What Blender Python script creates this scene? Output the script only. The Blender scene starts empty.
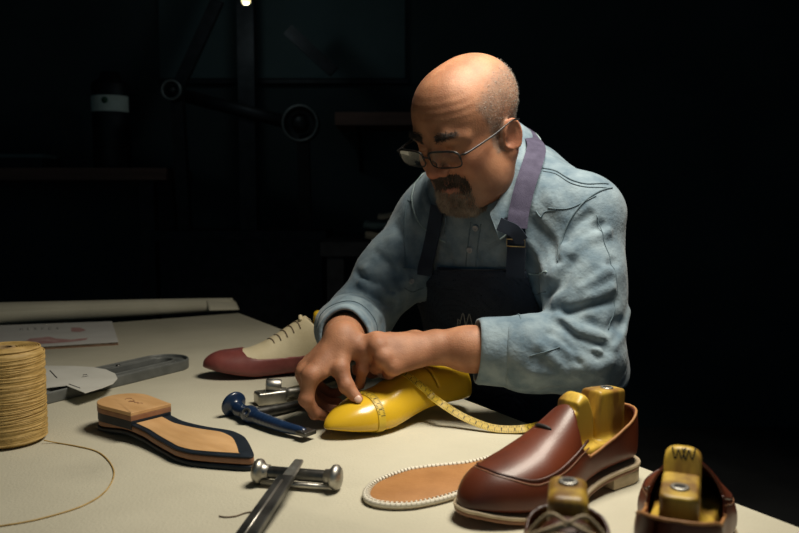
import bpy, math, random
import numpy as np
from mathutils import Vector, Matrix, Quaternion

random.seed(7)
rng = np.random.default_rng(7)
S = bpy.context.scene
COL = S.collection

# ------------------------------------------------------------------ camera, world, light, exposure
FPX = 776.8
PITCH = math.atan(66.5 / FPX)
CAM = np.array([0.0, 0.0, 1.10])
TZ = 0.75                                   # table top
cd = bpy.data.cameras.new('camera')
cd.sensor_width = 36.0
cd.lens = 35.0
cd.dof.use_dof = True
cd.dof.focus_distance = 1.2
cd.dof.aperture_fstop = 5.6
cam = bpy.data.objects.new('camera', cd)
cam.location = CAM
cam.rotation_euler = (math.pi / 2 - PITCH, 0, 0)
COL.objects.link(cam)
S.camera = cam

W = bpy.data.worlds.new('world')
S.world = W
W.use_nodes = True
W.node_tree.nodes['Background'].inputs[0].default_value = (0.40, 0.78, 1.0, 1)
W.node_tree.nodes['Background'].inputs[1].default_value = 0.09


def lamp(name, kind, loc, energy, color, target=None, **kw):
    d = bpy.data.lights.new(name, kind)
    d.energy = energy
    d.color = color
    for k, v in kw.items():
        setattr(d, k, v)
    o = bpy.data.objects.new(name, d)
    o.location = loc
    if target is not None:
        o.rotation_euler = (Vector(target) - Vector(loc)).to_track_quat('-Z', 'Y').to_euler()
    COL.objects.link(o)
    return o


lamp('work_lamp', 'AREA', (0.33, 1.07, 1.90), 9.7, (1.0, 0.925, 0.78), (0.10, 1.15, 0.75), shape='DISK', size=0.50, spread=math.radians(118))

S.view_settings.view_transform = 'Standard'
S.view_settings.look = 'None'
S.view_settings.gamma = 1.0
S.view_settings.exposure = 0.0
S.view_settings.use_curve_mapping = False


# ------------------------------------------------------------------ where a point of the picture stands in the place
def ray(px, py):
    a, b = (px - 399.5) / FPX, -(py - 266.5) / FPX
    c, s = math.cos(PITCH), math.sin(PITCH)
    d = np.array([a, c + b * s, -s + b * c])
    return d / np.linalg.norm(d)


def D(px, py, y):
    d = ray(px, py)
    return CAM + d * (y / d[1])


def T(px, py, z=TZ):
    d = ray(px, py)
    return CAM + d * ((z - CAM[2]) / d[2])


# ------------------------------------------------------------------ objects
def link(name, me, mat=None, parent=None, world=False):
    o = bpy.data.objects.new(name, me)
    COL.objects.link(o)
    if mat is not None:
        for m in (mat if isinstance(mat, (list, tuple)) else [mat]):
            me.materials.append(m)
    if parent is not None:
        o.parent = parent
        if world:                                        # vertices were given in world space
            root = parent
            off = Vector((0, 0, 0))
            while root is not None:
                off += root.location
                root = root.parent
            me.transform(Matrix.Translation(-off))
    return o


def mesh_from(name, v, f, smooth=True):
    me = bpy.data.meshes.new(name)
    me.from_pydata([tuple(map(float, p)) for p in v], [], [tuple(map(int, q)) for q in f])
    me.update()
    if smooth:
        me.polygons.foreach_set('use_smooth', [True] * len(me.polygons))
    return me


def thing(name, label, cat, loc=(0, 0, 0), rz=0.0, group=None):
    o = bpy.data.objects.new(name, None)
    o.empty_display_size = 0.02
    COL.objects.link(o)
    o.location = loc
    o.rotation_euler = (0, 0, rz)
    return tag(o, label, cat, group)


def tag(o, label, cat, group=None):
    o['label'] = label
    o['category'] = cat
    if group:
        o['group'] = group
    return o


def struct(o):
    o['kind'] = 'structure'
    return o


def copy_tree(o, parent=None):
    c = o.copy()
    COL.objects.link(c)
    if parent is not None:
        c.parent = parent
    for ch in list(o.children):
        copy_tree(ch, c)
    return c


class MB:
    """Collects simple solids into one mesh."""

    def __init__(self):
        self.v, self.f = [], []

    def add(self, v, f):
        n = len(self.v)
        self.v += [tuple(map(float, p)) for p in v]
        self.f += [tuple(int(i) + n for i in q) for q in f]
        return self

    def box(self, lo, hi):
        x0, y0, z0 = lo
        x1, y1, z1 = hi
        v = [(x0, y0, z0), (x1, y0, z0), (x1, y1, z0), (x0, y1, z0), (x0, y0, z1), (x1, y0, z1), (x1, y1, z1), (x0, y1, z1)]
        return self.add(v, [(0, 3, 2, 1), (4, 5, 6, 7), (0, 1, 5, 4), (1, 2, 6, 5), (2, 3, 7, 6), (3, 0, 4, 7)])

    def beam(self, a, b, w, h, up=(0, 0, 1)):
        a, b, up = Vector(a), Vector(b), Vector(up)
        d = (b - a).normalized()
        s = d.cross(up).normalized()
        u = s.cross(d)
        v = [p + s * (i * w / 2) + u * (j * h / 2) for p in (a, b) for i, j in ((-1, -1), (1, -1), (1, 1), (-1, 1))]
        return self.add(v, [(0, 1, 2, 3), (7, 6, 5, 4), (0, 4, 5, 1), (1, 5, 6, 2), (2, 6, 7, 3), (3, 7, 4, 0)])

    def tube(self, pts, r, n=8, closed=False, flat=1.0):
        P = [Vector(p) for p in pts]
        m = len(P)
        rr = r if hasattr(r, '__len__') else [r] * m
        tang = []
        for i in range(m):
            a = P[(i - 1) % m] if (closed or i) else P[0]
            b = P[(i + 1) % m] if (closed or i < m - 1) else P[-1]
            t = b - a
            tang.append(t.normalized() if t.length > 1e-9 else Vector((0, 0, 1)))
        ref = Vector((0, 0, 1)) if abs(tang[0].z) < .9 else Vector((1, 0, 0))
        s = tang[0].cross(ref).normalized()
        rings = []
        for i in range(m):
            s = (s - tang[i] * s.dot(tang[i]))
            s = s.normalized() if s.length > 1e-9 else tang[i].orthogonal().normalized()
            u = tang[i].cross(s)
            rings.append([P[i] + (s * math.cos(2 * math.pi * k / n) + u * (flat * math.sin(2 * math.pi * k / n))) * rr[i] for k in range(n)])
        v = [p for rg in rings for p in rg]
        f = []
        for i in range(m if closed else m - 1):
            j = (i + 1) % m
            for k in range(n):
                l = (k + 1) % n
                f.append((i * n + k, i * n + l, j * n + l, j * n + k))
        if not closed:
            f.append(tuple(range(n - 1, -1, -1)))
            f.append(tuple((m - 1) * n + k for k in range(n)))
        return self.add(v, f)

    def lathe(self, prof, n=32, M=None):
        """profile of (radius, height) about local z, ends closed when the radius is 0"""
        M = M or Matrix.Identity(4)
        v, f = [], []
        for r, z in prof:
            for k in range(n):
                a = 2 * math.pi * k / n
                v.append(M @ Vector((r * math.cos(a), r * math.sin(a), z)))
        for i in range(len(prof) - 1):
            for k in range(n):
                l = (k + 1) % n
                f.append((i * n + k, i * n + l, (i + 1) * n + l, (i + 1) * n + k))
        return self.add(v, f)

    def prism(self, outline, z0, z1, bev=0.0, M=None):
        """outline (x, y) counter clockwise, extruded; the upper and lower rim eased by bev"""
        M = M or Matrix.Identity(4)
        o = np.array(outline, float)
        n = len(o)
        nx = np.roll(o, -1, 0) - np.roll(o, 1, 0)
        nx /= np.linalg.norm(nx, axis=1)[:, None] + 1e-12
        nrm = np.stack([nx[:, 1], -nx[:, 0]], 1)
        rows = [(0, z0), (0, z1)] if bev <= 0 else [(bev, z0), (bev * .3, z0 + bev * .3), (0, z0 + bev), (0, z1 - bev), (bev * .3, z1 - bev * .3), (bev, z1)]
        v, f = [], []
        for ins, z in rows:
            for p in o - nrm * ins:
                v.append(M @ Vector((p[0], p[1], z)))
        m = len(rows)
        for i in range(m - 1):
            for k in range(n):
                l = (k + 1) % n
                f.append((i * n + k, i * n + l, (i + 1) * n + l, (i + 1) * n + k))
        f.append(tuple(range(n - 1, -1, -1)))
        f.append(tuple((m - 1) * n + k for k in range(n)))
        return self.add(v, f)

    def build(self, name, mat, parent=None, smooth=True, world=False, sharp=None):
        me = mesh_from(name, self.v, self.f, smooth)
        o = link(name, me, mat, parent, world)
        if sharp:
            me.set_sharp_from_angle(angle=math.radians(sharp))
        return o


def spline(pts, n=10, closed=False):
    P = np.array(pts, float)
    m = len(P)
    out = []
    for i in range(m if closed else m - 1):
        g = (lambda k: P[k % m]) if closed else (lambda k: P[min(max(k, 0), m - 1)])
        p0, p1, p2, p3 = g(i - 1), g(i), g(i + 1), g(i + 2)
        for k in range(n):
            t = k / n
            out.append(.5 * ((2 * p1) + (p2 - p0) * t + (2 * p0 - 5 * p1 + 4 * p2 - p3) * t * t + (3 * p1 - p0 - 3 * p2 + p3) * t ** 3))
    if not closed:
        out.append(P[-1])
    return np.array(out)


# ------------------------------------------------------------------ solids given by a distance function
def smin(a, b, k):
    h = np.clip(.5 + .5 * (b - a) / k, 0, 1)
    return b + (a - b) * h - k * h * (1 - h)


def smax(a, b, k):
    return -smin(-a, -b, k)


def cap(P, a, b, ra, rb=None):
    a = np.asarray(a, float)
    b = np.asarray(b, float)
    rb = ra if rb is None else rb
    ba = b - a
    h = np.clip(((P - a) @ ba) / max(ba @ ba, 1e-12), 0, 1)
    return np.linalg.norm(P - a - h[:, None] * ba, axis=1) - (ra + (rb - ra) * h)


def chain(P, pts, rad, k=0.006):
    d = None
    for i in range(len(pts) - 1):
        e = cap(P, pts[i], pts[i + 1], rad[i], rad[i + 1])
        d = e if d is None else smin(d, e, k)
    return d


def ell(P, c, r, A=None):
    q = P - np.asarray(c, float)
    if A is not None:
        q = q @ A                                # columns of A: the axes of the ellipsoid
    r = np.asarray(r, float)
    k0 = np.linalg.norm(q / r, axis=1)
    k1 = np.linalg.norm(q / (r * r), axis=1)
    return k0 * (k0 - 1) / np.maximum(k1, 1e-9)


def rbox(P, c, h, r, A=None):
    q = P - np.asarray(c, float)
    if A is not None:
        q = q @ A
    q = np.abs(q) - (np.asarray(h, float) - r)
    return np.linalg.norm(np.maximum(q, 0), axis=1) + np.minimum(q.max(1), 0) - r


def surface(f, lo, hi, vox, relax=2, B=8):
    """the zero set of f as quads (surface nets on the blocks the surface runs through)"""
    lo = np.array(lo, float)
    hi = np.array(hi, float)
    nb = np.ceil((hi - lo) / (vox * B)).astype(int)
    g = np.stack(np.meshgrid(*[np.arange(k) for k in nb], indexing='ij'), -1).reshape(-1, 3)
    cen = lo + (g + .5) * vox * B
    keep = []
    for i in range(0, len(cen), 60000):
        keep.append(np.abs(f(cen[i:i + 60000])) < vox * B * 1.45)
    g = g[np.concatenate(keep)]
    loc = np.stack(np.meshgrid(*[np.arange(B + 1)] * 3, indexing='ij'), -1).reshape(-1, 3)
    cor = np.array([(i, j, k) for i in (0, 1) for j in (0, 1) for k in (0, 1)])
    dims = nb * B + 2
    keys, vert, quadk, flip = [], [], [], []
    edges = [(a, b) for a in range(8) for b in range(8) if a < b and np.abs(cor[a] - cor[b]).sum() == 1]
    for i in range(0, len(g), 300):
        gg = g[i:i + 300]
        P = lo + (gg[:, None, :] * B + loc[None]) * vox
        v = f(P.reshape(-1, 3)).reshape(len(gg), B + 1, B + 1, B + 1)
        v = np.where(v == 0, 1e-9, v)
        C = np.stack([v[:, a:a + B, b:b + B, c:c + B] for a, b, c in cor], -1)
        neg = (C < 0)
        m = neg.any(-1) & ~neg.all(-1)
        w = np.argwhere(m)
        if not len(w):
            continue
        cv = C[m]
        cell = gg[w[:, 0]] * B + w[:, 1:]
        acc = np.zeros((len(w), 3))
        cnt = np.zeros(len(w))
        for a, b in edges:
            x = (cv[:, a] < 0) != (cv[:, b] < 0)
            t = np.where(x, cv[:, a] / np.where(x, cv[:, a] - cv[:, b], 1), 0)
            acc += np.where(x[:, None], cor[a] + (cor[b] - cor[a]) * t[:, None], 0)
            cnt += x
        vert.append(lo + (cell + acc / cnt[:, None]) * vox)
        key = (cell[:, 0] * dims[1] + cell[:, 1]) * dims[2] + cell[:, 2]
        keys.append(key)
        st = np.array([dims[1] * dims[2], dims[2], 1])
        for ax, other, (u, q) in ((0, 4, (1, 2)), (1, 2, (2, 0)), (2, 1, (0, 1))):
            x = (cv[:, 0] < 0) != (cv[:, other] < 0)
            k = key[x]
            quadk.append(np.stack([k, k - st[u], k - st[u] - st[q], k - st[q]], 1))
            flip.append(cv[x, 0] < 0)
    keys = np.concatenate(keys)
    vert = np.concatenate(vert)
    quadk = np.concatenate(quadk)
    flip = np.concatenate(flip)
    order = np.argsort(keys)
    sk = keys[order]
    pos = np.clip(np.searchsorted(sk, quadk), 0, len(sk) - 1)
    ok = (sk[pos] == quadk).all(1)
    q = order[pos][ok]
    fl = flip[ok]
    q[~fl] = q[~fl][:, ::-1]
    for _ in range(relax):
        s = np.zeros_like(vert)
        n = np.zeros(len(vert))
        for a in range(4):
            b = (a + 1) % 4
            for c in range(3):
                s[:, c] += np.bincount(q[:, a], vert[q[:, b], c], len(vert)) + np.bincount(q[:, b], vert[q[:, a], c], len(vert))
            n += np.bincount(q[:, a], minlength=len(vert)) + np.bincount(q[:, b], minlength=len(vert))
        vert = vert * .5 + .5 * s / np.maximum(n, 1)[:, None]
    return vert, q


def fast_mesh(name, v, q):
    me = bpy.data.meshes.new(name)
    me.vertices.add(len(v))
    me.vertices.foreach_set('co', np.asarray(v, np.float32).ravel())
    k = q.shape[1]
    me.loops.add(len(q) * k)
    me.loops.foreach_set('vertex_index', q.astype(np.int32).ravel())
    me.polygons.add(len(q))
    me.polygons.foreach_set('loop_start', np.arange(0, len(q) * k, k, dtype=np.int32))
    me.polygons.foreach_set('use_smooth', np.ones(len(q), bool))
    me.update(calc_edges=True)
    me.validate()
    return me


def sdf_obj(name, f, lo, hi, vox, mat, parent=None, world=False, relax=2):
    v, q = surface(f, lo, hi, vox, relax)
    return link(name, fast_mesh(name, v, q), mat, parent, world)


def grad(f, p, e=0.002):
    p = np.asarray(p, float)
    q = p + np.concatenate([np.eye(3) * e, -np.eye(3) * e])
    v = f(q)
    g = v[:3] - v[3:]
    return g / (np.linalg.norm(g) + 1e-12)


def hit(f, px, py, t0=0.4, t1=2.2):
    """the point of the surface seen along the line of sight through a pixel of the photograph"""
    d = ray(px, py)
    t = np.linspace(t0, t1, 1800)
    v = f(CAM + t[:, None] * d)
    i = np.argmax(v < 0)
    if v[i] >= 0:
        i = int(np.argmin(v))
        return CAM + d * t[i]
    tt = t[i - 1] + (t[i] - t[i - 1]) * v[i - 1] / (v[i - 1] - v[i])
    return CAM + d * tt


def ribbon(pts, nrm, w, th, lift=0.0):
    """a flat strip along pts whose faces look along nrm"""
    P = np.array(pts, float)
    N = np.array(nrm, float)
    t = np.gradient(P, axis=0)
    t /= np.linalg.norm(t, axis=1)[:, None] + 1e-12
    s = np.cross(t, N)
    s /= np.linalg.norm(s, axis=1)[:, None] + 1e-12
    N = np.cross(s, t)
    ww = np.asarray(w, float) if hasattr(w, '__len__') else np.full(len(P), w)
    P = P + N * lift
    v, f = [], []
    for i in range(len(P)):
        for a, b in ((-1, 0), (1, 0), (1, 1), (-1, 1)):
            v.append(P[i] + s[i] * a * ww[i] / 2 + N[i] * b * th)
    for i in range(len(P) - 1):
        for a in range(4):
            b = (a + 1) % 4
            f.append((i * 4 + a, i * 4 + b, i * 4 + 4 + b, i * 4 + 4 + a))
    n = len(P) * 4
    f += [(3, 2, 1, 0), (n - 4, n - 3, n - 2, n - 1)]
    return v, f


# ------------------------------------------------------------------ materials
def lin(c):
    return tuple(((x / 255) / 12.92 if x <= 10 else ((x / 255 + .055) / 1.055) ** 2.4) for x in c)


def mat(name, c1, c2=None, scale=30.0, detail=4.0, rough=.5, metal=0.0, bump=0.0, bscale=None, coat=0.0, sss=0.0, stretch=(1, 1, 1), lohi=(.35, .65), spec=.5, kind='noise', alpha=None, trans=0.0, sheen=0.0, attr=None, rough2=None):
    m = bpy.data.materials.new(name)
    m.use_nodes = True
    nt = m.node_tree
    N, L = nt.nodes, nt.links
    b = N['Principled BSDF']
    b.inputs['Roughness'].default_value = rough
    b.inputs['Metallic'].default_value = metal
    b.inputs['Specular IOR Level'].default_value = spec
    b.inputs['Coat Weight'].default_value = coat
    b.inputs['Coat Roughness'].default_value = .12
    b.inputs['Sheen Weight'].default_value = sheen
    if sss:
        b.inputs['Subsurface Weight'].default_value = sss
        b.inputs['Subsurface Radius'].default_value = (.012, .004, .002)
        b.inputs['Subsurface Scale'].default_value = .6
    if trans:
        b.inputs['Transmission Weight'].default_value = trans
    tc = N.new('ShaderNodeTexCoord')
    mp = N.new('ShaderNodeMapping')
    mp.inputs['Scale'].default_value = stretch
    L.new(tc.outputs['Object'], mp.inputs['Vector'])
    if kind == 'noise':
        t = N.new('ShaderNodeTexNoise')
        t.inputs['Scale'].default_value = scale
        t.inputs['Detail'].default_value = detail
        fac = t.outputs['Fac']
    else:
        t = N.new('ShaderNodeTexWave')
        t.inputs['Scale'].default_value = scale
        t.inputs['Distortion'].default_value = 4.0
        t.inputs['Detail'].default_value = detail
        fac = t.outputs['Fac']
    L.new(mp.outputs['Vector'], t.inputs['Vector'])
    ramp = N.new('ShaderNodeValToRGB')
    ramp.color_ramp.elements[0].position = lohi[0]
    ramp.color_ramp.elements[1].position = lohi[1]
    ramp.color_ramp.elements[0].color = (*c1, 1)
    ramp.color_ramp.elements[1].color = (*(c2 or tuple(x * 1.12 for x in c1)), 1)
    L.new(fac, ramp.inputs['Fac'])
    col = ramp.outputs['Color']
    if rough2 is not None:
        mr = N.new('ShaderNodeMapRange')
        mr.inputs['To Min'].default_value = rough
        mr.inputs['To Max'].default_value = rough2
        L.new(fac, mr.inputs['Value'])
        L.new(mr.outputs[0], b.inputs['Roughness'])
    for a, chan, c, amt in (attr or []):
        at = N.new('ShaderNodeAttribute')
        at.attribute_name = a
        sp = N.new('ShaderNodeSeparateColor')
        L.new(at.outputs['Color'], sp.inputs[0])
        mu = N.new('ShaderNodeMath')
        mu.operation = 'MULTIPLY'
        mu.inputs[1].default_value = amt
        L.new(sp.outputs[chan], mu.inputs[0])
        mx = N.new('ShaderNodeMix')
        mx.data_type = 'RGBA'
        L.new(mu.outputs[0], mx.inputs[0])
        L.new(col, mx.inputs[6])
        mx.inputs[7].default_value = (*c, 1)
        col = mx.outputs[2]
    L.new(col, b.inputs['Base Color'])
    if bump:
        t2 = N.new('ShaderNodeTexNoise')
        t2.inputs['Scale'].default_value = bscale or scale
        t2.inputs['Detail'].default_value = 3
        L.new(mp.outputs['Vector'], t2.inputs['Vector'])
        bp = N.new('ShaderNodeBump')
        bp.inputs['Strength'].default_value = bump
        bp.inputs['Distance'].default_value = .002
        L.new(t2.outputs['Fac'], bp.inputs['Height'])
        L.new(bp.outputs['Normal'], b.inputs['Normal'])
    if alpha is not None:
        b.inputs['Alpha'].default_value = alpha
    return m


def glow(name, c, strength):
    m = mat(name, c)
    b = m.node_tree.nodes['Principled BSDF']
    b.inputs['Emission Color'].default_value = (*c, 1)
    b.inputs['Emission Strength'].default_value = strength
    return m


M = {}
M['skin'] = mat('skin', (.275, .118, .060), (.385, .178, .094), 34, 5, .60, bump=.25, bscale=420, sss=.12, spec=.45,
                attr=[('mask', 0, (.16, .135, .115), .5), ('mask', 1, (.50, .15, .09), .45), ('mask', 2, (.34, .10, .08), .8)])
M['hair'] = mat('grey_hair', (.07, .06, .05), (.42, .38, .33), 150, 3, .6)
M['beard'] = mat('beard_hair', (.07, .052, .042), (.30, .255, .21), 45, 3, .6)
M['moustache'] = mat('moustache_hair', (.018, .014, .012), (.07, .052, .042), 60, 3, .6)
M['brow'] = mat('brow_hair', (.03, .022, .018), (.08, .06, .05), 60, 3, .6)
M['nail'] = mat('nail', (.62, .40, .31), rough=.3)
M['denim'] = mat('washed_denim', (.096, .150, .196), (.218, .284, .325), 30, 9, .88, bump=.7, bscale=130, sheen=.15, lohi=(.34, .68))
M['denim_edge'] = mat('denim_seam', (.24, .32, .34), (.32, .41, .42), 200, 2, .9, bump=.5, bscale=900)
M['denim_dark'] = mat('denim_stitch', (.085, .13, .16), (.13, .18, .21), 200, 2, .9)
M['under'] = mat('dark_undershirt', (.03, .045, .045), (.05, .07, .07), 80, rough=.9)
M['navy'] = mat('navy_apron', (.010, .017, .034), (.017, .028, .050), 30, 4, .85, bump=.3, bscale=900)
M['strap'] = mat('faded_purple_strap', (.042, .036, .072), (.068, .060, .108), 60, 4, .85, bump=.4, bscale=800)
M['emblem'] = mat('grey_stitching', (.30, .31, .32), rough=.8)
M['brass'] = mat('dull_brass', (.45, .33, .16), (.6, .46, .24), 90, rough=.35, metal=1)
M['trouser'] = mat('dark_trousers', (.012, .013, .018), (.02, .022, .03), 40, rough=.9)
M['frame'] = mat('dark_metal_frame', (.012, .011, .011), (.03, .028, .027), 60, rough=.3, metal=.4)
g = bpy.data.materials.new('spectacle_glass')
g.use_nodes = True
gn, gl = g.node_tree.nodes, g.node_tree.links
gn.clear()
go = gn.new('ShaderNodeOutputMaterial')
gm = gn.new('ShaderNodeMixShader')
gt = gn.new('ShaderNodeBsdfTransparent')
gg = gn.new('ShaderNodeBsdfGlossy')
gf = gn.new('ShaderNodeFresnel')
gg.inputs['Roughness'].default_value = .03
gf.inputs['IOR'].default_value = 1.13
gt.inputs[0].default_value = (.93, .95, .95, 1)
gl.new(gf.outputs[0], gm.inputs[0])
gl.new(gt.outputs[0], gm.inputs[1])
gl.new(gg.outputs[0], gm.inputs[2])
gl.new(gm.outputs[0], go.inputs[0])
M['glass'] = g

# ------------------------------------------------------------------ the room
M['canvas'] = mat('canvas_cover', (.455, .425, .325), (.56, .525, .41), 5, 7, .82, bump=.35, bscale=260, lohi=(.28, .72))
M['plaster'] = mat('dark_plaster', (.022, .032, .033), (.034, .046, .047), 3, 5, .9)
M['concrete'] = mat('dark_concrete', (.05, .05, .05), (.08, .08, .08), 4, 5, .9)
M['panel'] = mat('painted_board', (.05, .078, .078), (.065, .097, .097), 4, 4, .8)
M['old_wood'] = mat('brown_shelf_wood', (.09, .040, .028), (.14, .066, .045), 9, 5, .7, stretch=(.3, 4, 4))
M['iron'] = mat('dark_iron', (.009, .010, .011), (.020, .021, .023), 25, 4, .55, metal=.6)

nt_ = M['canvas'].node_tree
bs_ = nt_.nodes['Principled BSDF']
src_ = bs_.inputs['Base Color'].links[0].from_socket
tc_ = nt_.nodes.new('ShaderNodeTexCoord')
for (sx_, sy_, sr_, amt_) in ((-.40, .985, .060, .30), (-.05, .93, .05, .10), (.12, .86, .06, .10)):      # smudges on the canvas
    vm_ = nt_.nodes.new('ShaderNodeVectorMath')
    vm_.operation = 'DISTANCE'
    no_ = nt_.nodes.new('ShaderNodeNewGeometry')
    nt_.links.new(no_.outputs['Position'], vm_.inputs[0])
    vm_.inputs[1].default_value = (sx_, sy_, .75)
    mr_ = nt_.nodes.new('ShaderNodeMapRange')
    mr_.inputs['From Min'].default_value = sr_
    mr_.inputs['From Max'].default_value = 0
    mr_.inputs['To Max'].default_value = amt_
    nt_.links.new(vm_.outputs['Value'], mr_.inputs['Value'])
    ns_ = nt_.nodes.new('ShaderNodeTexNoise')
    ns_.inputs['Scale'].default_value = 55
    ns_.inputs['Detail'].default_value = 6
    nt_.links.new(no_.outputs['Position'], ns_.inputs['Vector'])
    ml_ = nt_.nodes.new('ShaderNodeMath')
    ml_.operation = 'MULTIPLY'
    nt_.links.new(mr_.outputs[0], ml_.inputs[0])
    nt_.links.new(ns_.outputs['Fac'], ml_.inputs[1])
    mx_n = nt_.nodes.new('ShaderNodeMix')
    mx_n.data_type = 'RGBA'
    nt_.links.new(ml_.outputs[0], mx_n.inputs[0])
    nt_.links.new(src_, mx_n.inputs[6])
    mx_n.inputs[7].default_value = (.12, .11, .09, 1)
    src_ = mx_n.outputs[2]
nt_.links.new(src_, bs_.inputs['Base Color'])

WX0, WX1, WY0, WY1, WH = -2.9, 2.6, -0.9, 3.7, 2.7
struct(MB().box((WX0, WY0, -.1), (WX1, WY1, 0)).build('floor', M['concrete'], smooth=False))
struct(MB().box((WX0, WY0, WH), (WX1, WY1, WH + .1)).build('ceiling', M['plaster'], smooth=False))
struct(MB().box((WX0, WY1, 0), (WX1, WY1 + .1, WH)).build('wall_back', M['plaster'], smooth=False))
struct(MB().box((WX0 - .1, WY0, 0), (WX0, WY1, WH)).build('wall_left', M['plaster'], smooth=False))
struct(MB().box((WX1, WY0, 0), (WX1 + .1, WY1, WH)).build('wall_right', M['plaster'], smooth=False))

# the work table: far corner C0, long edge along TA (the man sits behind it), short edge along TB
C0 = T(239, 313)
TA = T(799, 527) - C0
TA[2] = 0
TA /= np.linalg.norm(TA)
TB = np.array([TA[1], -TA[0], 0.0])
TLEN, TWID = 2.30, 1.30


def tp(a, b, z=0.0):
    return C0 + TA * a + TB * b + np.array([0, 0, z])


table = thing('work_table', 'large work table with a cream canvas covered top', 'table', tp(TLEN / 2, TWID / 2, -TZ))
top = MB()
Mt = Matrix(((TB[0], TA[0], 0, C0[0]), (TB[1], TA[1], 0, C0[1]), (0, 0, 1, TZ), (0, 0, 0, 1)))
rect = [(0, 0), (TWID, 0), (TWID, TLEN), (0, TLEN)]
rr = []
for i, (x, y) in enumerate(rect):
    sx, sy = (1 if x == 0 else -1), (1 if y == 0 else -1)
    for k in range(5):
        a = math.pi * (1 + .5 * i) + math.pi / 2 * k / 4
        rr.append((x + sx * .012 + .012 * math.cos(a), y + sy * .012 + .012 * math.sin(a)))
MB().prism(rr, -.004, 0, .0015, Mt).build('canvas_cover', M['canvas'], table, True, True, 40)
MB().prism(rr, -.045, -.0042, .003, Mt).build('table_board', M['old_wood'], table, True, True, 40)
ap = MB()
for a0, b0, a1, b1 in ((.1, .1, TLEN - .1, .1), (.1, TWID - .1, TLEN - .1, TWID - .1), (.1, .1, .1, TWID - .1), (TLEN - .1, .1, TLEN - .1, TWID - .1)):
    ap.beam(tp(a0, b0, -.10), tp(a1, b1, -.10), .03, .10)
ap.build('table_frame', M['old_wood'], table, False, True)
for a0, b0 in ((.1, .1), (TLEN - .1, .1), (.1, TWID - .1), (TLEN - .1, TWID - .1)):
    MB().beam(tp(a0, b0, -TZ), tp(a0, b0, -.05), .07, .07, (1, 0, 0)).build('leg', M['old_wood'], table, False, True)

# ------------------------------------------------------------------ the man: joints
def unit(v):
    v = np.asarray(v, float)
    return v / np.linalg.norm(v)


FH = unit((-.62, -.785, 0))
HH = unit((-.728, -.686, 0))                     # where the head turns                      # where he faces
LB = unit((.785, -.62, 0))                       # towards his left hand
HP = math.radians(30)
HC = D(465, 115, 1.315)
HS = .97                                         # size of the head                          # middle of the skull
HF = math.cos(HP) * HH - math.sin(HP) * np.array([0, 0, 1])
HU = math.sin(HP) * HH + math.cos(HP) * np.array([0, 0, 1])
HL = np.array([-HH[1], HH[0], 0])
_c, _s = math.cos(math.radians(5)), math.sin(math.radians(5))
HU, HL = HU * _c + HL * _s, HL * _c - HU * _s
HR = np.stack([HF, HL, HU], 1)


def hl(x, y, z):
    return HC + HR @ np.array([x, y, z]) * HS


CH = np.array([.200, 1.470, .985])               # middle of the chest
PEL = CH + FH * -.20 + np.array([0, 0, -.40])
NB = D(515, 172, 1.42)                          # foot of the neck
SL, SR = D(583, 219, 1.31), D(430, 222, 1.51)
EL, ER = D(585, 357, 1.205), np.array([-.085, 1.44, .865])
WL, WR = D(440, 347, 1.215), D(343, 338, 1.205)


def bf(u, v, z):
    """body frame: u to his left, v to the front, z up, about the chest"""
    return CH + LB * u + FH * v + np.array([0, 0, z])


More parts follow.
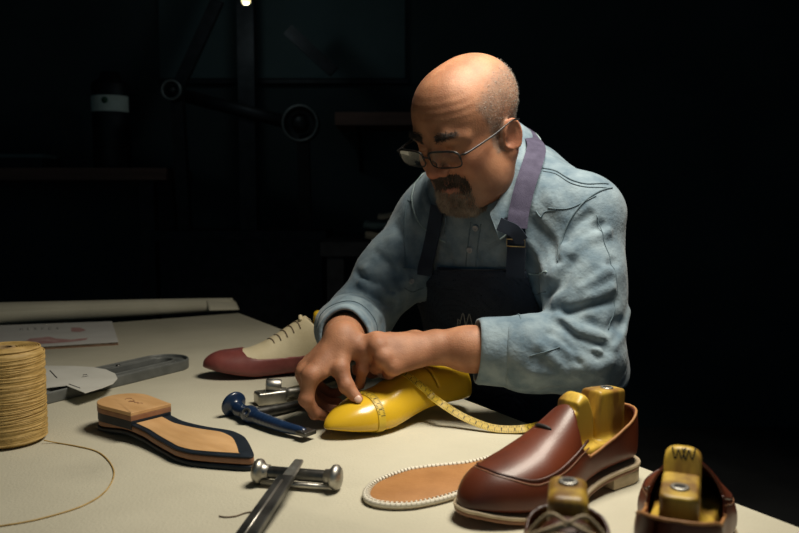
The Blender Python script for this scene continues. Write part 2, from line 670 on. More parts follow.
# ------------------------------------------------------------------ head (own axes: x to the front, y to his left, z up)
def head_local(q):
    x, y, z = q[:, 0], q[:, 1], q[:, 2]
    m = np.stack([x, np.abs(y), z], 1)
    d = ell(m, (-.016, 0, .014), (.102, .077, .081))
    d = smin(d, ell(m, (.034, 0, .015), (.060, .064, .071)), .03)
    d = smin(d, ell(m, (.045, 0, -.055), (.046, .060, .075)), .03)
    d = smin(d, chain(m, [(-.012, .056, -.070), (.030, .046, -.104), (.070, .018, -.126)], [.024, .024, .022], .02), .025)
    d = smin(d, ell(m, (.074, 0, -.122), (.026, .024, .021)), .018)
    d = smin(d, ell(m, (.052, .040, -.052), (.036, .026, .032)), .02)          # cheek
    d = smin(d, ell(m, (.022, .048, -.088), (.045, .024, .034)), .02)          # jowl
    d = smin(d, ell(m, (.020, .018, -.118), (.055, .040, .026)), .03)          # under the chin
    d = smax(d, -ell(m, (.104, .033, -.019), (.024, .021, .0155)), .016)       # socket
    d = smin(d, chain(m, [(.090, .010, -.001), (.088, .030, .004), (.072, .050, -.004)], [.0095, .010, .008], .006), .014)   # brow
    d = smin(d, chain(m, [(.088, 0, -.004), (.101, 0, -.026), (.113, 0, -.049)], [.0085, .0100, .0130], .006), .009)         # nose
    d = smin(d, ell(m, (.100, .0145, -.055), (.013, .0090, .0085)), .006)
    d = smax(d, -ell(m, (.104, .0075, -.0625), (.006, .0036, .004)), .003)
    d = smin(d, ell(m, (.076, .033, -.019), (.0145, .0165, .0125)), .004)      # lids, lowered
    d = smax(d, -(np.sqrt((z + .0265 + 3.0 * (m[:, 1] - .033) ** 2 * 4) ** 2 + np.maximum(np.abs(m[:, 1] - .033) - .014, 0) ** 2 + np.maximum(.075 - x, 0) ** 2) - .0009), .0015)
    d = smin(d, cap(m, (.084, 0, -.083), (.074, .020, -.087), .011, .008), .012)       # mouth
    d = smin(d, cap(m, (.0925, 0, -.0855), (.082, .018, -.090), .0050, .0035), .004)
    d = smin(d, cap(m, (.091, 0, -.0965), (.081, .016, -.096), .0058, .0035), .004)
    d = smax(d, -cap(m, (.100, 0, -.0912), (.083, .023, -.0930), .0017, .0012), .002)
    # cheek fold beside the nose and mouth
    d = smax(d, -chain(m, [(.099, .020, -.058), (.090, .030, -.074), (.079, .033, -.092)], [.0014, .002, .0014]), .006)
    # lines of the forehead and between the brows
    fz = np.exp(-((z - .045) / .022) ** 2) * np.clip((x - .03) / .03, 0, 1)
    d = d + .00035 * fz * np.sin(z * 520 + 30 * m[:, 1] ** 2 * 10)
    # ear
    a = math.radians(-14)
    E = np.array([[math.cos(a), 0, math.sin(a)], [0, 1, 0], [-math.sin(a), 0, math.cos(a)]])
    c = np.array([-.010, .0765, -.045])
    o = (m - c) @ E / .90
    tilt = o + np.stack([0 * o[:, 0], .30 * o[:, 0], 0 * o[:, 0]], 1)
    e = ell(tilt, (0, 0, 0), (.0215, .0085, .034))
    e = smin(e, ell(tilt, (.004, -.001, -.031), (.011, .0065, .011)), .008)
    rim = np.sqrt((np.sqrt((tilt[:, 0] / .0175) ** 2 + ((tilt[:, 2] - .003) / .0285) ** 2) - 1) ** 2 * .0175 ** 2 + (tilt[:, 1] - .0065) ** 2) - .0032
    e = smin(e, np.where(tilt[:, 2] > -.022, rim, e + .01), .003)
    e = smax(e, -ell(tilt, (.003, .010, .003), (.0115, .0085, .0195)), .004)
    e = smax(e, -ell(tilt, (.012, .009, -.006), (.0075, .010, .008)), .003)
    e = smin(e, ell(tilt, (.018, .001, -.006), (.005, .005, .007)), .004)
    d = smin(d, e * .90, .006)
    return d


def head(P):
    q = (P - HC) @ HR / HS
    far = np.linalg.norm(q - np.array([.01, 0, -.02]), axis=1) - .175
    d = far + .02
    n = far < .02
    if n.any():
        d[n] = head_local(q[n])
    return d * HS


CLOOP = spline([D(490, 212, 1.298), D(497, 203, 1.30), D(506, 180, 1.315), D(516, 153, 1.348), D(521, 131, 1.40), D(510, 122, 1.46), D(482, 136, 1.495), D(455, 168, 1.47), D(443, 196, 1.42), D(446, 214, 1.36)], 8)
CC = CLOOP.mean(0)
CU = np.linalg.svd(CLOOP - CC)[2][2]
CU = CU * np.sign(CU[2])


def neck(P, grow=0.0):
    return chain(P, [hl(-.028, 0, -.045), CC, NB + np.array([0, .01, -.04]), NB + np.array([.0, .02, -.12])], [.054 + grow, .053 + grow, .060 + grow, .07 + grow], .03)


# ------------------------------------------------------------------ hands
RH = {  # right hand: wrist, palm and five chains
    'wrist': WR,
    'index': [D(311, 376, 1.155), D(306, 399, 1.150), D(315, 413, 1.160), D(328.5, 417, 1.174)],
    'middle': [D(305, 373, 1.178), D(309, 398, 1.188), D(325, 410, 1.192), D(338, 410, 1.185)],
    'ring': [D(306, 369, 1.200), D(312, 394, 1.220), D(328, 404, 1.222), D(338, 402, 1.214)],
    'little': [D(311, 363, 1.219), D(318, 386, 1.240), D(331, 394, 1.240), D(339, 392, 1.234)],
    'thumb': [D(342, 347, 1.190), D(340, 369, 1.165), D(346.5, 386, 1.152), D(357.5, 399.5, 1.144)],
}
LH = {
    'wrist': WL,
    'index': [D(377, 341, 1.190), D(364.5, 350, 1.186), D(362.5, 369, 1.186), D(359.5, 386, 1.192)],
    'middle': [D(378, 347, 1.177), D(365, 360, 1.200), D(372, 372, 1.225), D(383, 372, 1.235)],
    'ring': [D(384, 358, 1.167), D(376, 367, 1.198), D(385, 373, 1.225), D(396, 369, 1.232)],
    'little': [D(393, 367, 1.167), D(389, 373, 1.195), D(397, 374, 1.220), D(405, 368, 1.226)],
    'thumb': [D(415, 341, 1.240), D(389, 341, 1.250), D(367, 352, 1.245), D(357.5, 371, 1.233)],
}
FR = {'index': [.0125, .0108, .0092, .0078], 'middle': [.0128, .011, .0095, .008], 'ring': [.012, .0102, .009, .0076], 'little': [.011, .009, .008, .0068], 'thumb': [.0165, .0135, .0112, .0088]}


def hand(P, H):
    w = H['wrist']
    mid = np.mean([H[k][0] for k in ('index', 'middle', 'ring', 'little')], axis=0)
    far = np.linalg.norm(P - (w * .35 + mid * .65), axis=1) - .12
    d = far + .02
    n = far < .02
    if not n.any():
        return d
    p = P[n]
    fw = unit(mid - w)
    e = None
    span = (H['little'][0] - H['index'][0])
    for k, off in (('index', -.30), ('middle', -.10), ('ring', .10), ('little', .30)):
        c = cap(p, w + span * off * .55 + fw * .012, H[k][0], .0165, .0132)
        e = c if e is None else smin(e, c, .014)
    th = H['thumb']
    e = smin(e, cap(p, w + (th[0] - w) * .4, th[0], .017, .017), .014)
    e = smin(e, cap(p, th[0] * .5 + w * .5, H['index'][0] * .6 + th[1] * .4, .012, .009), .012)       # web
    for k in ('index', 'middle', 'ring', 'little'):
        e = smin(e, np.linalg.norm(p - H[k][0], axis=1) - FR[k][0] * 1.08, .007)                       # knuckle
    fing = None
    for k in ('index', 'middle', 'ring', 'little', 'thumb'):
        c = chain(p, H[k], FR[k], .004)
        for j in (1, 2):
            c = smin(c, np.linalg.norm(p - H[k][j], axis=1) - FR[k][j] * 1.06, .004)
        fing = c if fing is None else smin(fing, c, .0025)
    d[n] = smin(e, fing, .007)
    return d


def arm(P, E, Wr, side):
    ax = unit(Wr - E)
    d = chain(P, [E, E + (Wr - E) * .35, E + (Wr - E) * .8, Wr], [.044, .045, .033, .0275], .02)
    return d


def torso_core(P, grow=0.0):
    R = np.stack([LB, FH * .90 + np.array([0, 0, -.44]), FH * .44 + np.array([0, 0, .90])], 1)
    d = ell(P, CH, (.203 + grow, .130 + grow, .220 + grow), R)
    d = smin(d, ell(P, bf(0, -.085, -.20), (.200 + grow, .150 + grow, .185 + grow), R), .06)
    d = smin(d, ell(P, PEL, (.165 + grow, .125 + grow, .12 + grow), np.stack([LB, FH, (0, 0, 1)], 1)), .06)
    return d


def shoulders(P, grow=0.0):
    c7 = NB + FH * -.035 + np.array([0, 0, -.025])
    d = cap(P, c7 - np.array([0, 0, .006]), SL * .93 + c7 * .07 + np.array([0, 0, .004]), .055 + grow, .062 + grow)
    d = smin(d, cap(P, c7, SR * .93 + c7 * .07, .058 + grow, .050 + grow), .03)
    d = smin(d, cap(P, c7, bf(0, -.06, .02), .06 + grow, .09 + grow), .05)
    return d


def body(P):
    d = smin(head(P), neck(P), .018)
    t = smin(torso_core(P, -.012), shoulders(P, -.012), .05)
    d = smin(d, t, .03)
    for Sx, E, Wr, H in ((SL, EL, WL, LH), (SR, ER, WR, RH)):
        a = smin(cap(P, Sx, E, .05, .042), arm(P, E, Wr, 0), .02)
        d = smin(d, a, .03)
        d = smin(d, hand(P, H), .012)
    return d


person = thing('person', 'bald man in denim shirt and navy apron measuring a yellow last with tape', 'person', (PEL[0], PEL[1], 0))
blo = np.min([ER, EL, WL, WR, RH['index'][1], HC, PEL], axis=0) - .17
bhi = np.max([ER, EL, WL, WR, HC, PEL, NB], axis=0) + .17
bv, bq = surface(body, blo, bhi, .0021, 2)
bme = fast_mesh('body', bv, bq)
hq = (bv - HC) @ HR / HS
near = np.linalg.norm(hq, axis=1) < .17
hx, hy, hz = hq[:, 0], np.abs(hq[:, 1]), hq[:, 2]


def sstep(a, b, x):
    t = np.clip((x - a) / (b - a), 0, 1)
    return t * t * (3 - 2 * t)


noise1 = np.sin(hx * 310 + hz * 170) * np.sin(hy * 290 - hz * 210) * .5
edge = hz - np.where(hx < -.02, .062, .062 - (hx + .02) * .35)
hairm = sstep(.012, -.014, edge + noise1 * .006) * sstep(.040, .026, hx - np.clip(hz, -.02, .03) * .35) * sstep(.030, .05, hy + np.where(hx < -.05, .06, 0)) * sstep(-.092, -.062, hz)
hairm *= np.where((hx > -.005) & (hz < -.060), 0, 1)
ear = np.exp(-(((hx + .014) / .022) ** 2 + ((hz + .047) / .037) ** 2)) * (hy > .075)
hairm *= (1 - np.clip(ear * 2.2, 0, 1))
stub = sstep(.03, .06, hx) * sstep(-.062, -.082, hz) * sstep(.062, .045, hy) * .35 + sstep(-.02, .02, hx) * sstep(-.075, -.1, hz) * .22
red = np.clip(np.exp(-(np.linalg.norm(np.stack([hx - .115, hy, hz + .055], 1), axis=1) / .022) ** 2) + .8 * ear + .55 * np.exp(-(np.linalg.norm(np.stack([hx - .07, hy - .045, hz + .05], 1), axis=1) / .03) ** 2), 0, 1)
lips = np.exp(-(((hz + .091) / .009) ** 2 + (hy / .022) ** 4)) * (hx > .07)
kn = np.zeros(len(bv))
for H in (RH, LH):
    for k in ('index', 'middle', 'ring', 'little', 'thumb'):
        for j in (0, 1, 2, 3):
            kn += np.exp(-(np.linalg.norm(bv - H[k][j], axis=1) / .011) ** 2) * .6
mask = np.stack([np.clip((hairm + stub) * near, 0, 1), np.clip(red * near + kn, 0, 1), np.clip(lips * near, 0, 1), np.ones(len(bv))], 1).astype(np.float32)
ca = bme.color_attributes.new('mask', 'FLOAT_COLOR', 'POINT')
ca.data.foreach_set('color', mask.ravel())
bnor = np.zeros(len(bv) * 3, np.float32)
bme.vertices.foreach_get('normal', bnor)
bnor = bnor.reshape(-1, 3)
link('body', bme, M['skin'], person, True)


def strands(name, m, prob, comb, length, r0, n, parent, drop=0.5):
    """short tapered hairs rooted on the skin where prob says so"""
    idx = np.flatnonzero(prob > .02)
    p = prob[idx] / prob[idx].sum()
    pick = rng.choice(idx, n, p=p)
    P = bv[pick] + rng.normal(0, .0008, (n, 3))
    N = bnor[pick]
    d = N * (1 - drop) + comb(bv[pick]) * drop + rng.normal(0, .22, (n, 3))
    d /= np.linalg.norm(d, axis=1)[:, None]
    ln = length * rng.uniform(.55, 1.25, n)
    t = np.cross(d, rng.normal(0, 1, (n, 3)))
    t /= np.linalg.norm(t, axis=1)[:, None]
    b = np.cross(d, t)
    v = np.empty((n, 4, 3))
    for k in range(3):
        a = 2 * math.pi * k / 3
        v[:, k] = P - N * .0008 + (t * math.cos(a) + b * math.sin(a)) * r0
    v[:, 3] = P + d * ln[:, None]
    o = (np.arange(n) * 4)[:, None]
    q = np.concatenate([o + np.array([[0, 1, 3]]), o + np.array([[1, 2, 3]]), o + np.array([[2, 0, 3]])])
    return link(name, fast_mesh(name, v.reshape(-1, 3), q), m, parent, True)


down = lambda P: np.broadcast_to(-HU * .9 + HF * .25, P.shape)
back = lambda P: np.broadcast_to(-HF * .7 - HU * .6, P.shape)
strands('hair', M['hair'], hairm * near * (hairm > .25), back, .0030, .00030, 6500, person, .6)
fr = near & (hx > .05)
mus = fr * sstep(-.062, -.067, hz) * sstep(-.090, -.085, hz) * sstep(.034, .027, hy) * sstep(.062, .07, hx)
mus = np.maximum(mus, fr * sstep(.043, .036, hy) * sstep(.020, .025, hy) * sstep(-.068, -.076, hz) * sstep(-.105, -.098, hz) * .9)
chin = fr * sstep(-.097, -.103, hz) * sstep(.045, .034, hy) * sstep(.045, .056, hx)
strands('moustache', M['moustache'], mus, down, .0085, .00060, 1900, person, .8)
strands('goatee', M['beard'], chin, down, .0095, .00060, 3400, person, .7)
brow = near * (hx > .06) * sstep(.010, .015, hy) * sstep(.052, .044, hy) * np.exp(-((hz - (.004 + .22 * (hy - .012) - 4.5 * np.maximum(hy - .028, 0) ** 2 * 3)) / np.clip(.0056 - .075 * (hy - .012), .0026, .0056)) ** 2)
outw = lambda P: ((P - HC) @ HL > 0)[:, None] * HL + ((P - HC) @ HL <= 0)[:, None] * -HL
for sgn in (1, -1):
    strands('eyebrow', M['brow'], brow * ((hq[:, 1] * sgn) > 0), lambda P: outw(P) * .9 + HU * .1, .0070, .00048, 620, person, .8)

# nails: a plate over each finger end the picture shows
for H, k, toward in ((RH, 'thumb', (-.15, -.75, .65)), (RH, 'index', (-.9, -.3, .3)), (LH, 'index', (-.75, -.6, .2))):
    a, b = H[k][2], H[k][3]
    ax = unit(b - a)
    up = unit(np.array(toward) - ax * (np.array(toward) @ ax))
    sd = np.cross(ax, up)
    c = b + up * (FR[k][3] * .78) + ax * .001
    A = np.stack([ax, sd, up], 1)
    r = FR[k][3]
    sdf_obj('fingernail', lambda P: ell(P, c, (r * .76, r * .66, r * .32), A), c - .014, c + .014, .0008, M['nail'], person, True)


# ------------------------------------------------------------------ shirt
def sleeve(P, Sx, E, Wr, end, g=0.0):
    up = chain(P, [Sx, Sx + (E - Sx) * .5, E], [.066 + g, .063 + g, .058 + g], .03)
    lo = chain(P, [E, E + (Wr - E) * .4, E + (Wr - E) * end], [.058 + g, .056 + g, .047 + g], .03)
    d = smin(up, lo, .025)
    return smax(d, ((P - (E + (Wr - E) * end)) @ unit(Wr - E)), .004)


FOLDS = []


def shirt_plain(P):
    d = smin(torso_core(P, .006), shoulders(P, .006), .05)
    d = smin(d, sleeve(P, SL, EL, WL, .56), .035)
    d = smin(d, sleeve(P, SR, ER, WR, .80), .035)
    return d


def shirt(P):
    d = shirt_plain(P)
    x, y, z = P[:, 0], P[:, 1], P[:, 2]
    d = d - .0016 * np.sin(41 * x + 63 * z + 2.2 * np.sin(37 * y - 23 * z)) * np.sin(52 * y - 31 * z + 1.8 * np.sin(45 * x))
    for pts, amp, w in FOLDS:
        c = chain(P, pts, [0] * len(pts), 1e-4)
        d = d - 1.5 * amp * np.exp(-(c / (w * .8)) ** 2)
    d = smax(d, CH[2] - .235 - P[:, 2], .004)
    hole = cap(P, CC - CU * .01, CC + CU * .25, .068, .075)
    d = smax(d, -hole, .006)
    d = smax(d, -cap(P, EL + (WL - EL) * .3, WL + (WL - EL) * .3, .038), .003)
    d = smax(d, -cap(P, ER + (WR - ER) * .5, WR + (WR - ER) * .4, .038), .003)
    return d


def fold(px, amp, w):
    FOLDS.append(([hit(shirt_plain, x, y) for x, y in px], amp, w))


for px, amp, w in (
    ([(557, 318), (578, 330), (600, 336)], .007, .010), ([(550, 333), (566, 345), (580, 362)], -.006, .007), ([(562, 326), (582, 345), (598, 356)], -.006, .008),
    ([(540, 345), (552, 358), (566, 372)], .005, .008), ([(590, 322), (606, 330), (618, 322)], -.006, .009), ([(556, 302), (580, 288), (605, 270)], .006, .012),
    ([(566, 312), (590, 306), (616, 300)], -.005, .008), ([(553, 275), (566, 250), (590, 232)], .005, .012), ([(560, 262), (575, 242), (600, 226)], -.004, .009),
    ([(612, 345), (624, 330), (629, 312)], .006, .010), ([(545, 390), (575, 392), (600, 384)], -.004, .008), ([(574, 368), (592, 372), (610, 362)], .004, .010),
    ([(347, 298), (362, 302), (380, 316)], .006, .009), ([(352, 288), (370, 296), (392, 306)], -.005, .008), ([(366, 268), (384, 276), (398, 292)], .005, .010),
    ([(360, 282), (380, 288), (400, 300)], .004, .008), ([(375, 252), (390, 266), (402, 276)], -.004, .009), ([(395, 225), (404, 240), (408, 262)], -.004, .009),
    ([(335, 312), (352, 316), (372, 330)], -.004, .007), ([(535, 225), (550, 240), (556, 262)], -.005, .010), ([(527, 240), (540, 256), (546, 275)], .004, .010),
    ([(545, 295), (560, 285), (572, 262)], -.006, .010), ([(560, 322), (575, 336), (590, 342), (604, 344)], -.006, .006), ([(556, 338), (572, 354), (590, 366)], .006, .007), ([(566, 330), (588, 349), (602, 352)], .005, .006),
    ([(606, 350), (616, 338), (622, 322)], -.006, .008), ([(530, 372), (556, 374), (580, 378)], .003, .010), ([(570, 302), (592, 296), (612, 288)], .006, .009), ([(575, 290), (596, 272), (614, 262)], -.004, .009), ([(572, 252), (590, 240), (608, 232)], .005, .010),
    ([(566, 240), (576, 224), (590, 214)], -.005, .007), ([(390, 240), (396, 262), (404, 280)], .005, .010), ([(356, 272), (372, 284), (392, 292)], -.005, .007), ([(340, 302), (354, 308), (366, 320)], .005, .007), ([(352, 312), (364, 320), (372, 336)], -.004, .006), ([(440, 225), (452, 245), (458, 262)], .003, .008), ([(500, 232), (508, 246), (506, 262)], .004, .008), ([(484, 258), (496, 250), (506, 240)], .004, .007),
):
    fold(px, amp, w)

slo = np.min([ER, EL, WL, WR, PEL], axis=0) - .16
shi = np.max([SL, SR, EL, NB, PEL], axis=0) + .16
slo[2] = PEL[2] - .06
shirt_o = sdf_obj('denim_shirt', shirt, slo, shi, .0031, M['denim'], person, True)


def on(f, px, n=8, closed=False, lift=0.0):
    """a line drawn over a surface through the points seen at these pixels"""
    pts = [hit(f, x, y) for x, y in px]
    P = spline(pts, n, closed)
    out = []
    for p in P:
        for _ in range(2):
            p = p - grad(f, p) * float(f(p[None])[0])
        out.append(p + grad(f, p) * lift)
    return np.array(out)


def seam(px, name='seam', r=.0011, m='denim_dark', f=None):
    MB().tube(on(f or shirt, px, 8, lift=.0004), r, 6).build(name, M[m], shirt_o, True, True)


def cuff(E, Wr, t0, t1, r0, r1, tilt):
    """rolled up sleeve end: two turns of cloth, slightly oval"""
    ax = unit(Wr - E)
    s = unit(np.cross(ax, (0, 0, 1)))
    u = np.cross(s, ax)
    prof = [(t0, r0 - .004), (t0 + .01, r0 + .001), (t0 + .035, r0 + .002), (t0 + .065, r0), (t1 - .05, r1 + .0015), (t1 - .02, r1 + .001), (t1, r1 - .001), (t1 + .004, r1 - .004), (t1, r1 - .006), (t1 - .05, r1 - .007)]
    v, f = [], []
    n = 56
    for i, (t, r) in enumerate(prof):
        for k in range(n):
            a = 2 * math.pi * k / n
            wv = 1 + .025 * math.sin(3 * a + t * 18) + .018 * math.sin(5 * a + 1 - t * 30)
            c = E + (Wr - E) * (t + tilt * math.cos(a))
            v.append(c + (s * math.cos(a) * r * .96 + u * math.sin(a) * r * 1.06) * wv)
    for i in range(len(prof) - 1):
        for k in range(n):
            l = (k + 1) % n
            f.append((i * n + k, i * n + l, (i + 1) * n + l, (i + 1) * n + k))
    o = MB().add(v, f).build('cuff', M['denim'], shirt_o, True, True)
    for i in (2,):
        MB().tube([p + (p - (E + (Wr - E) * prof[i][0])) * .012 for p in v[i * n:(i + 1) * n]], .0009, 6, True).build('cuff_stitching', M['denim_dark'], o, True, True)
    return o


cuff(EL, WL, .44, .745, .053, .049, .02)
cuff(ER, WR, .66, .90, .050, .0455, -.02)

# collar: a standing band folded over, open in front
cv, cf = [], []
for i, p in enumerate(CLOOP):
    t = i / (len(CLOOP) - 1)
    fr_ = abs(2 * t - 1) ** 3
    out_ = p - CC
    out_ = unit(out_ - CU * (out_ @ CU))
    wid = .040 - .004 * fr_
    dn = -CU * .8 - np.array([0, 0, .3])
    rows = []
    for o_, h_ in ((-.003, .030), (-.003, .006), (.0, .0005), (.004, 0), (.008, .004), (.016, wid * .5), (.026, wid), (.0235, wid + .001), (.012, wid * .5), (.004, .008)):
        q = p + out_ * o_ + dn * h_
        if o_ > .007:
            for _ in range(3):
                e_ = float(shirt_plain(q[None])[0])
                if e_ < .0045:
                    q = q + grad(shirt_plain, q) * (.0045 - e_)
        rows.append(q)
    cv += rows
m_ = 10
for i in range(len(CLOOP) - 1):
    for k in range(m_ - 1):
        cf.append((i * m_ + k, i * m_ + k + 1, (i + 1) * m_ + k + 1, (i + 1) * m_ + k))
cf.append(tuple(range(3, m_)))
cf.append(tuple((len(CLOOP) - 1) * m_ + k for k in range(m_ - 1, 2, -1)))
MB().add(cv, cf).build('collar', M['denim'], shirt_o, True, True)

# ------------------------------------------------------------------ apron
def bib_local(P):
    q = P - CH
    return q @ LB, q @ FH, q[:, 2]


def apron_base(P):
    return smin(torso_core(P, .012), shoulders(P, .004), .05)


BTL, BTR = hit(apron_base, 438, 268), hit(apron_base, 527, 268)
BML, BMR = hit(apron_base, 412, 322), hit(apron_base, 549, 325)
ut = [float(x) for x in ((BTR - CH) @ LB, (BTL - CH) @ LB)]
um = [float(x) for x in ((BMR - CH) @ LB, (BML - CH) @ LB)]
zt = float((BTL[2] + BTR[2]) / 2 - CH[2])
zm = float((BML[2] + BMR[2]) / 2 - CH[2])


def apron_sheet(P):
    u, v, z = bib_local(P)
    s = np.clip((zt - z) / (zt - zm), 0, 1.35)
    hi = ut[0] + (um[0] - ut[0]) * s ** 1.2
    lo = ut[1] + (um[1] * 1.22 - ut[1]) * s ** 1.2
    d = np.abs(apron_base(P) - .001) - .0022
    d = smax(d, np.maximum(u - hi, lo - u) * .9, .002)
    d = smax(d, z - zt, .002)
    return np.maximum(d, -v - .10)


apron = sdf_obj('apron', apron_sheet, CH + np.array([-.33, -.33, -.45]), CH + np.array([.33, .33, zt + .02]), .0034, M['navy'], person, True)
MB().tube(on(apron_sheet, [(439, 270), (460, 270), (480, 270), (500, 270), (526, 270)], 8, lift=.0003), .0012, 6).build('hem', M['trouser'], apron, True, True)


def surf_ribbon(f, px, w, th, lift, n=10):
    P = on(f, px, n, lift=lift)
    k = np.ones(5) / 5
    for _ in range(2):
        Q = np.stack([np.convolve(np.pad(P[:, c], 2, 'edge'), k, 'valid') for c in range(3)], 1)
        Q[0], Q[-1] = P[0], P[-1]
        P = Q
    return ribbon(P, np.array([grad(f, p, .012) for p in P]), w, th)


outer = lambda P: np.minimum(shirt_plain(P), apron_base(P))
sp = spline([D(516, 126, 1.475), D(528, 135, 1.41), D(534, 152, 1.365), D(531, 172, 1.33), D(525, 192, 1.305), D(519, 212, 1.285), D(517, 228, 1.28)], 8)
col_tips = np.array([cv[i * 10 + k] for i in range(len(CLOOP)) for k in (4, 5, 6)])
stN = []
for i, p in enumerate(sp):
    n = unit(grad(outer, p, .02) * .7 + np.array([.25, -.6, .55]) * .6)
    for _ in range(3):
        e_ = float(outer(p[None])[0])
        if e_ < .007:
            p = p + grad(outer, p) * (.007 - e_)
    sp[i] = p
    stN.append(n)
stA = ribbon(sp, np.array(stN), .0335, .0028)
MB().add(*stA).build('neck_strap', M['strap'], apron, True, True, 40)
stB = surf_ribbon(outer, [(514, 216), (517, 232), (517, 250), (516, 268), (516, 276)], .031, .003, .006)
MB().add(*stB).build('lower_strap', M['navy'], apron, True, True, 40)
stC = surf_ribbon(outer, [(440, 206), (437, 225), (433, 245), (429, 262), (427, 274)], .031, .003, .005)
MB().add(*stC).build('neck_strap', M['navy'], apron, True, True, 40)
# loose tail of the strap over the buckle
p0 = hit(outer, 508, 224)
n0 = grad(outer, hit(outer, 515, 235), .012)
tl = [hit(outer, 523, 240) + n0 * .012, hit(outer, 516, 230) + n0 * .017, hit(outer, 508, 226) + n0 * .019, hit(outer, 501, 223) + n0 * .017]
tlp = spline(tl, 6)
MB().add(*ribbon(tlp, [n0] * len(tlp), .022, .0025)).build('strap_tail', M['navy'], apron, True, True, 40)
bp = [hit(outer, x, y) + n0 * .0125 for x, y in ((508, 238), (526, 239), (526, 246), (508, 245))]
MB().tube(bp, .0014, 6, True).build('buckle', M['brass'], apron, True, True)
# stitched mark on the bib
em = MB()
for px in ([(456, 331), (458, 324), (458, 319), (461, 322)], [(460, 324), (463, 313), (465, 321), (466, 328)], [(466, 328), (468, 318), (469.5, 314), (471, 319), (473, 328)], [(476, 327), (477, 322), (475.5, 325)], [(455, 331), (458, 328), (462, 332), (470, 332)]):
    em.tube(on(apron_sheet, px, 5, lift=.0006), .0009, 5)
em.build('embroidered_mark', M['emblem'], apron, True, True)

# ------------------------------------------------------------------ shirt details
seam([(548, 208), (565, 209), (580, 204), (596, 196)], 'yoke_seam')
seam([(542, 168), (556, 171), (572, 180), (588, 184), (608, 184)], 'shoulder_seam', .0014)
seam([(543, 171), (556, 174), (571, 183), (587, 187), (607, 188)], 'shoulder_seam', .0009)
seam([(612, 188), (598, 192), (582, 204), (570, 220), (562, 240), (558, 262)], 'armhole_seam', .0016)
seam([(536, 211), (541, 217), (545, 212), (556, 210)], 'yoke_seam', .0010)
seam([(408, 200), (418, 208), (428, 212), (437, 212)], 'yoke_seam', .0013)
seam([(409, 196), (405, 215), (404, 240), (406, 270)], 'armhole_seam', .0012)
seam([(597, 215), (610, 260), (614, 300), (608, 330)], 'sleeve_seam', .0008)
seam([(530, 356), (545, 352), (560, 347)], 'sleeve_seam', .0009)
for px in ([(471, 222), (468, 245), (466, 267)], [(481, 224), (478, 245), (476, 267)]):
    seam(px, 'placket_seam', .0010)
seam([(530, 293), (538, 294), (546, 292)], 'flap_edge', .0009)
seam([(404, 288), (413, 292), (423, 288)], 'flap_edge', .0009)
seam([(529, 274), (538, 274), (547, 272)], 'flap_edge', .0014, 'denim_edge')
seam([(403, 268), (413, 269), (424, 272)], 'flap_edge', .0012, 'denim_dark')
for x, y in ((476, 228), (470, 250), (411, 281)):
    p = hit(shirt, x, y)
    n = grad(shirt, p, .008)
    qm = Vector(n).to_track_quat('Z', 'Y').to_matrix().to_4x4()
    qm.translation = Vector(p + n * .001)
    MB().lathe([(0, .0022), (.003, .0022), (.0036, .0030), (.0048, .0030), (.0055, .0018), (.0055, -.002), (0, -.002)], 20, qm).build('button', M['emblem'], shirt_o, True, True)
# edge of the collar
ce = [np.array(cv[i * 10 + 6]) for i in range(len(CLOOP))]
MB().tube(ce, .0016, 6).build('collar_edge', M['denim_edge'], shirt_o, True, True)

# undershirt in the open collar
us = lambda P: smax(neck(P, .006), np.maximum((P - (CC + CU * .0)) @ CU + .022, -.09 - (P - CC) @ CU), .004)
sdf_obj('undershirt', us, CC - .16, CC + .13, .004, M['under'], person, True)

# ------------------------------------------------------------------ trousers and shoes under the table
HIPL, HIPR = PEL + LB * .09 + np.array([0, 0, -.05]), PEL - LB * .09 + np.array([0, 0, -.05])
KL, KR = HIPL + FH * .40 + LB * .03 + np.array([0, 0, -.03]), HIPR + FH * .40 - LB * .03 + np.array([0, 0, -.03])
AL, AR = KL * [1, 1, 0] - FH * .02 + np.array([0, 0, .10]), KR * [1, 1, 0] - FH * .02 + np.array([0, 0, .10])


def trousers(P):
    d = ell(P, PEL, (.160, .125, .115), np.stack([LB, FH, (0, 0, 1)], 1))
    for a, k, b in ((HIPL, KL, AL), (HIPR, KR, AR)):
        d = smin(d, chain(P, [a, k, b], [.085, .068, .055], .03), .04)
    return d


tb = np.array([HIPL, HIPR, KL, KR, AL, AR])
sdf_obj('trousers', trousers, tb.min(0) - .14, tb.max(0) + .16, .008, M['trouser'], person, True)
for a in (AL, AR):
    A = np.stack([FH, LB, (0, 0, 1)], 1)
    fshoe = lambda P: smax(smin(ell(P, a + FH * .08 + np.array([0, 0, -.065]), (.125, .048, .05), A), cap(P, a + np.array([0, 0, -.06]), a + np.array([0, 0, .02]), .045), .03), -P[:, 2] + .002, .005)
    sdf_obj('shoe', fshoe, a - .24, a + .24, .006, M['iron'], person, True)

# ------------------------------------------------------------------ spectacles
spec_ = thing('eyeglasses', 'dark thin framed reading glasses worn low on the nose', 'glasses', tuple(hl(.115, 0, -.035)))


def lens_outline(sg, n=40, grow=0.0):
    out = []
    for k in range(n):
        a = 2 * math.pi * k / n
        ca_, sa_ = math.cos(a), math.sin(a)
        y = .0365 + (.0300 + grow) * math.copysign(abs(ca_) ** .5, ca_)
        z = (.0152 + grow) * math.copysign(abs(sa_) ** .55, sa_) * (1 if sa_ > 0 else 1.05)
        x = .1180 - .006 * ((y - .004) / .055) ** 2
        out.append(hl(x + z * .10, y * sg, -.0235 + z))
    return out


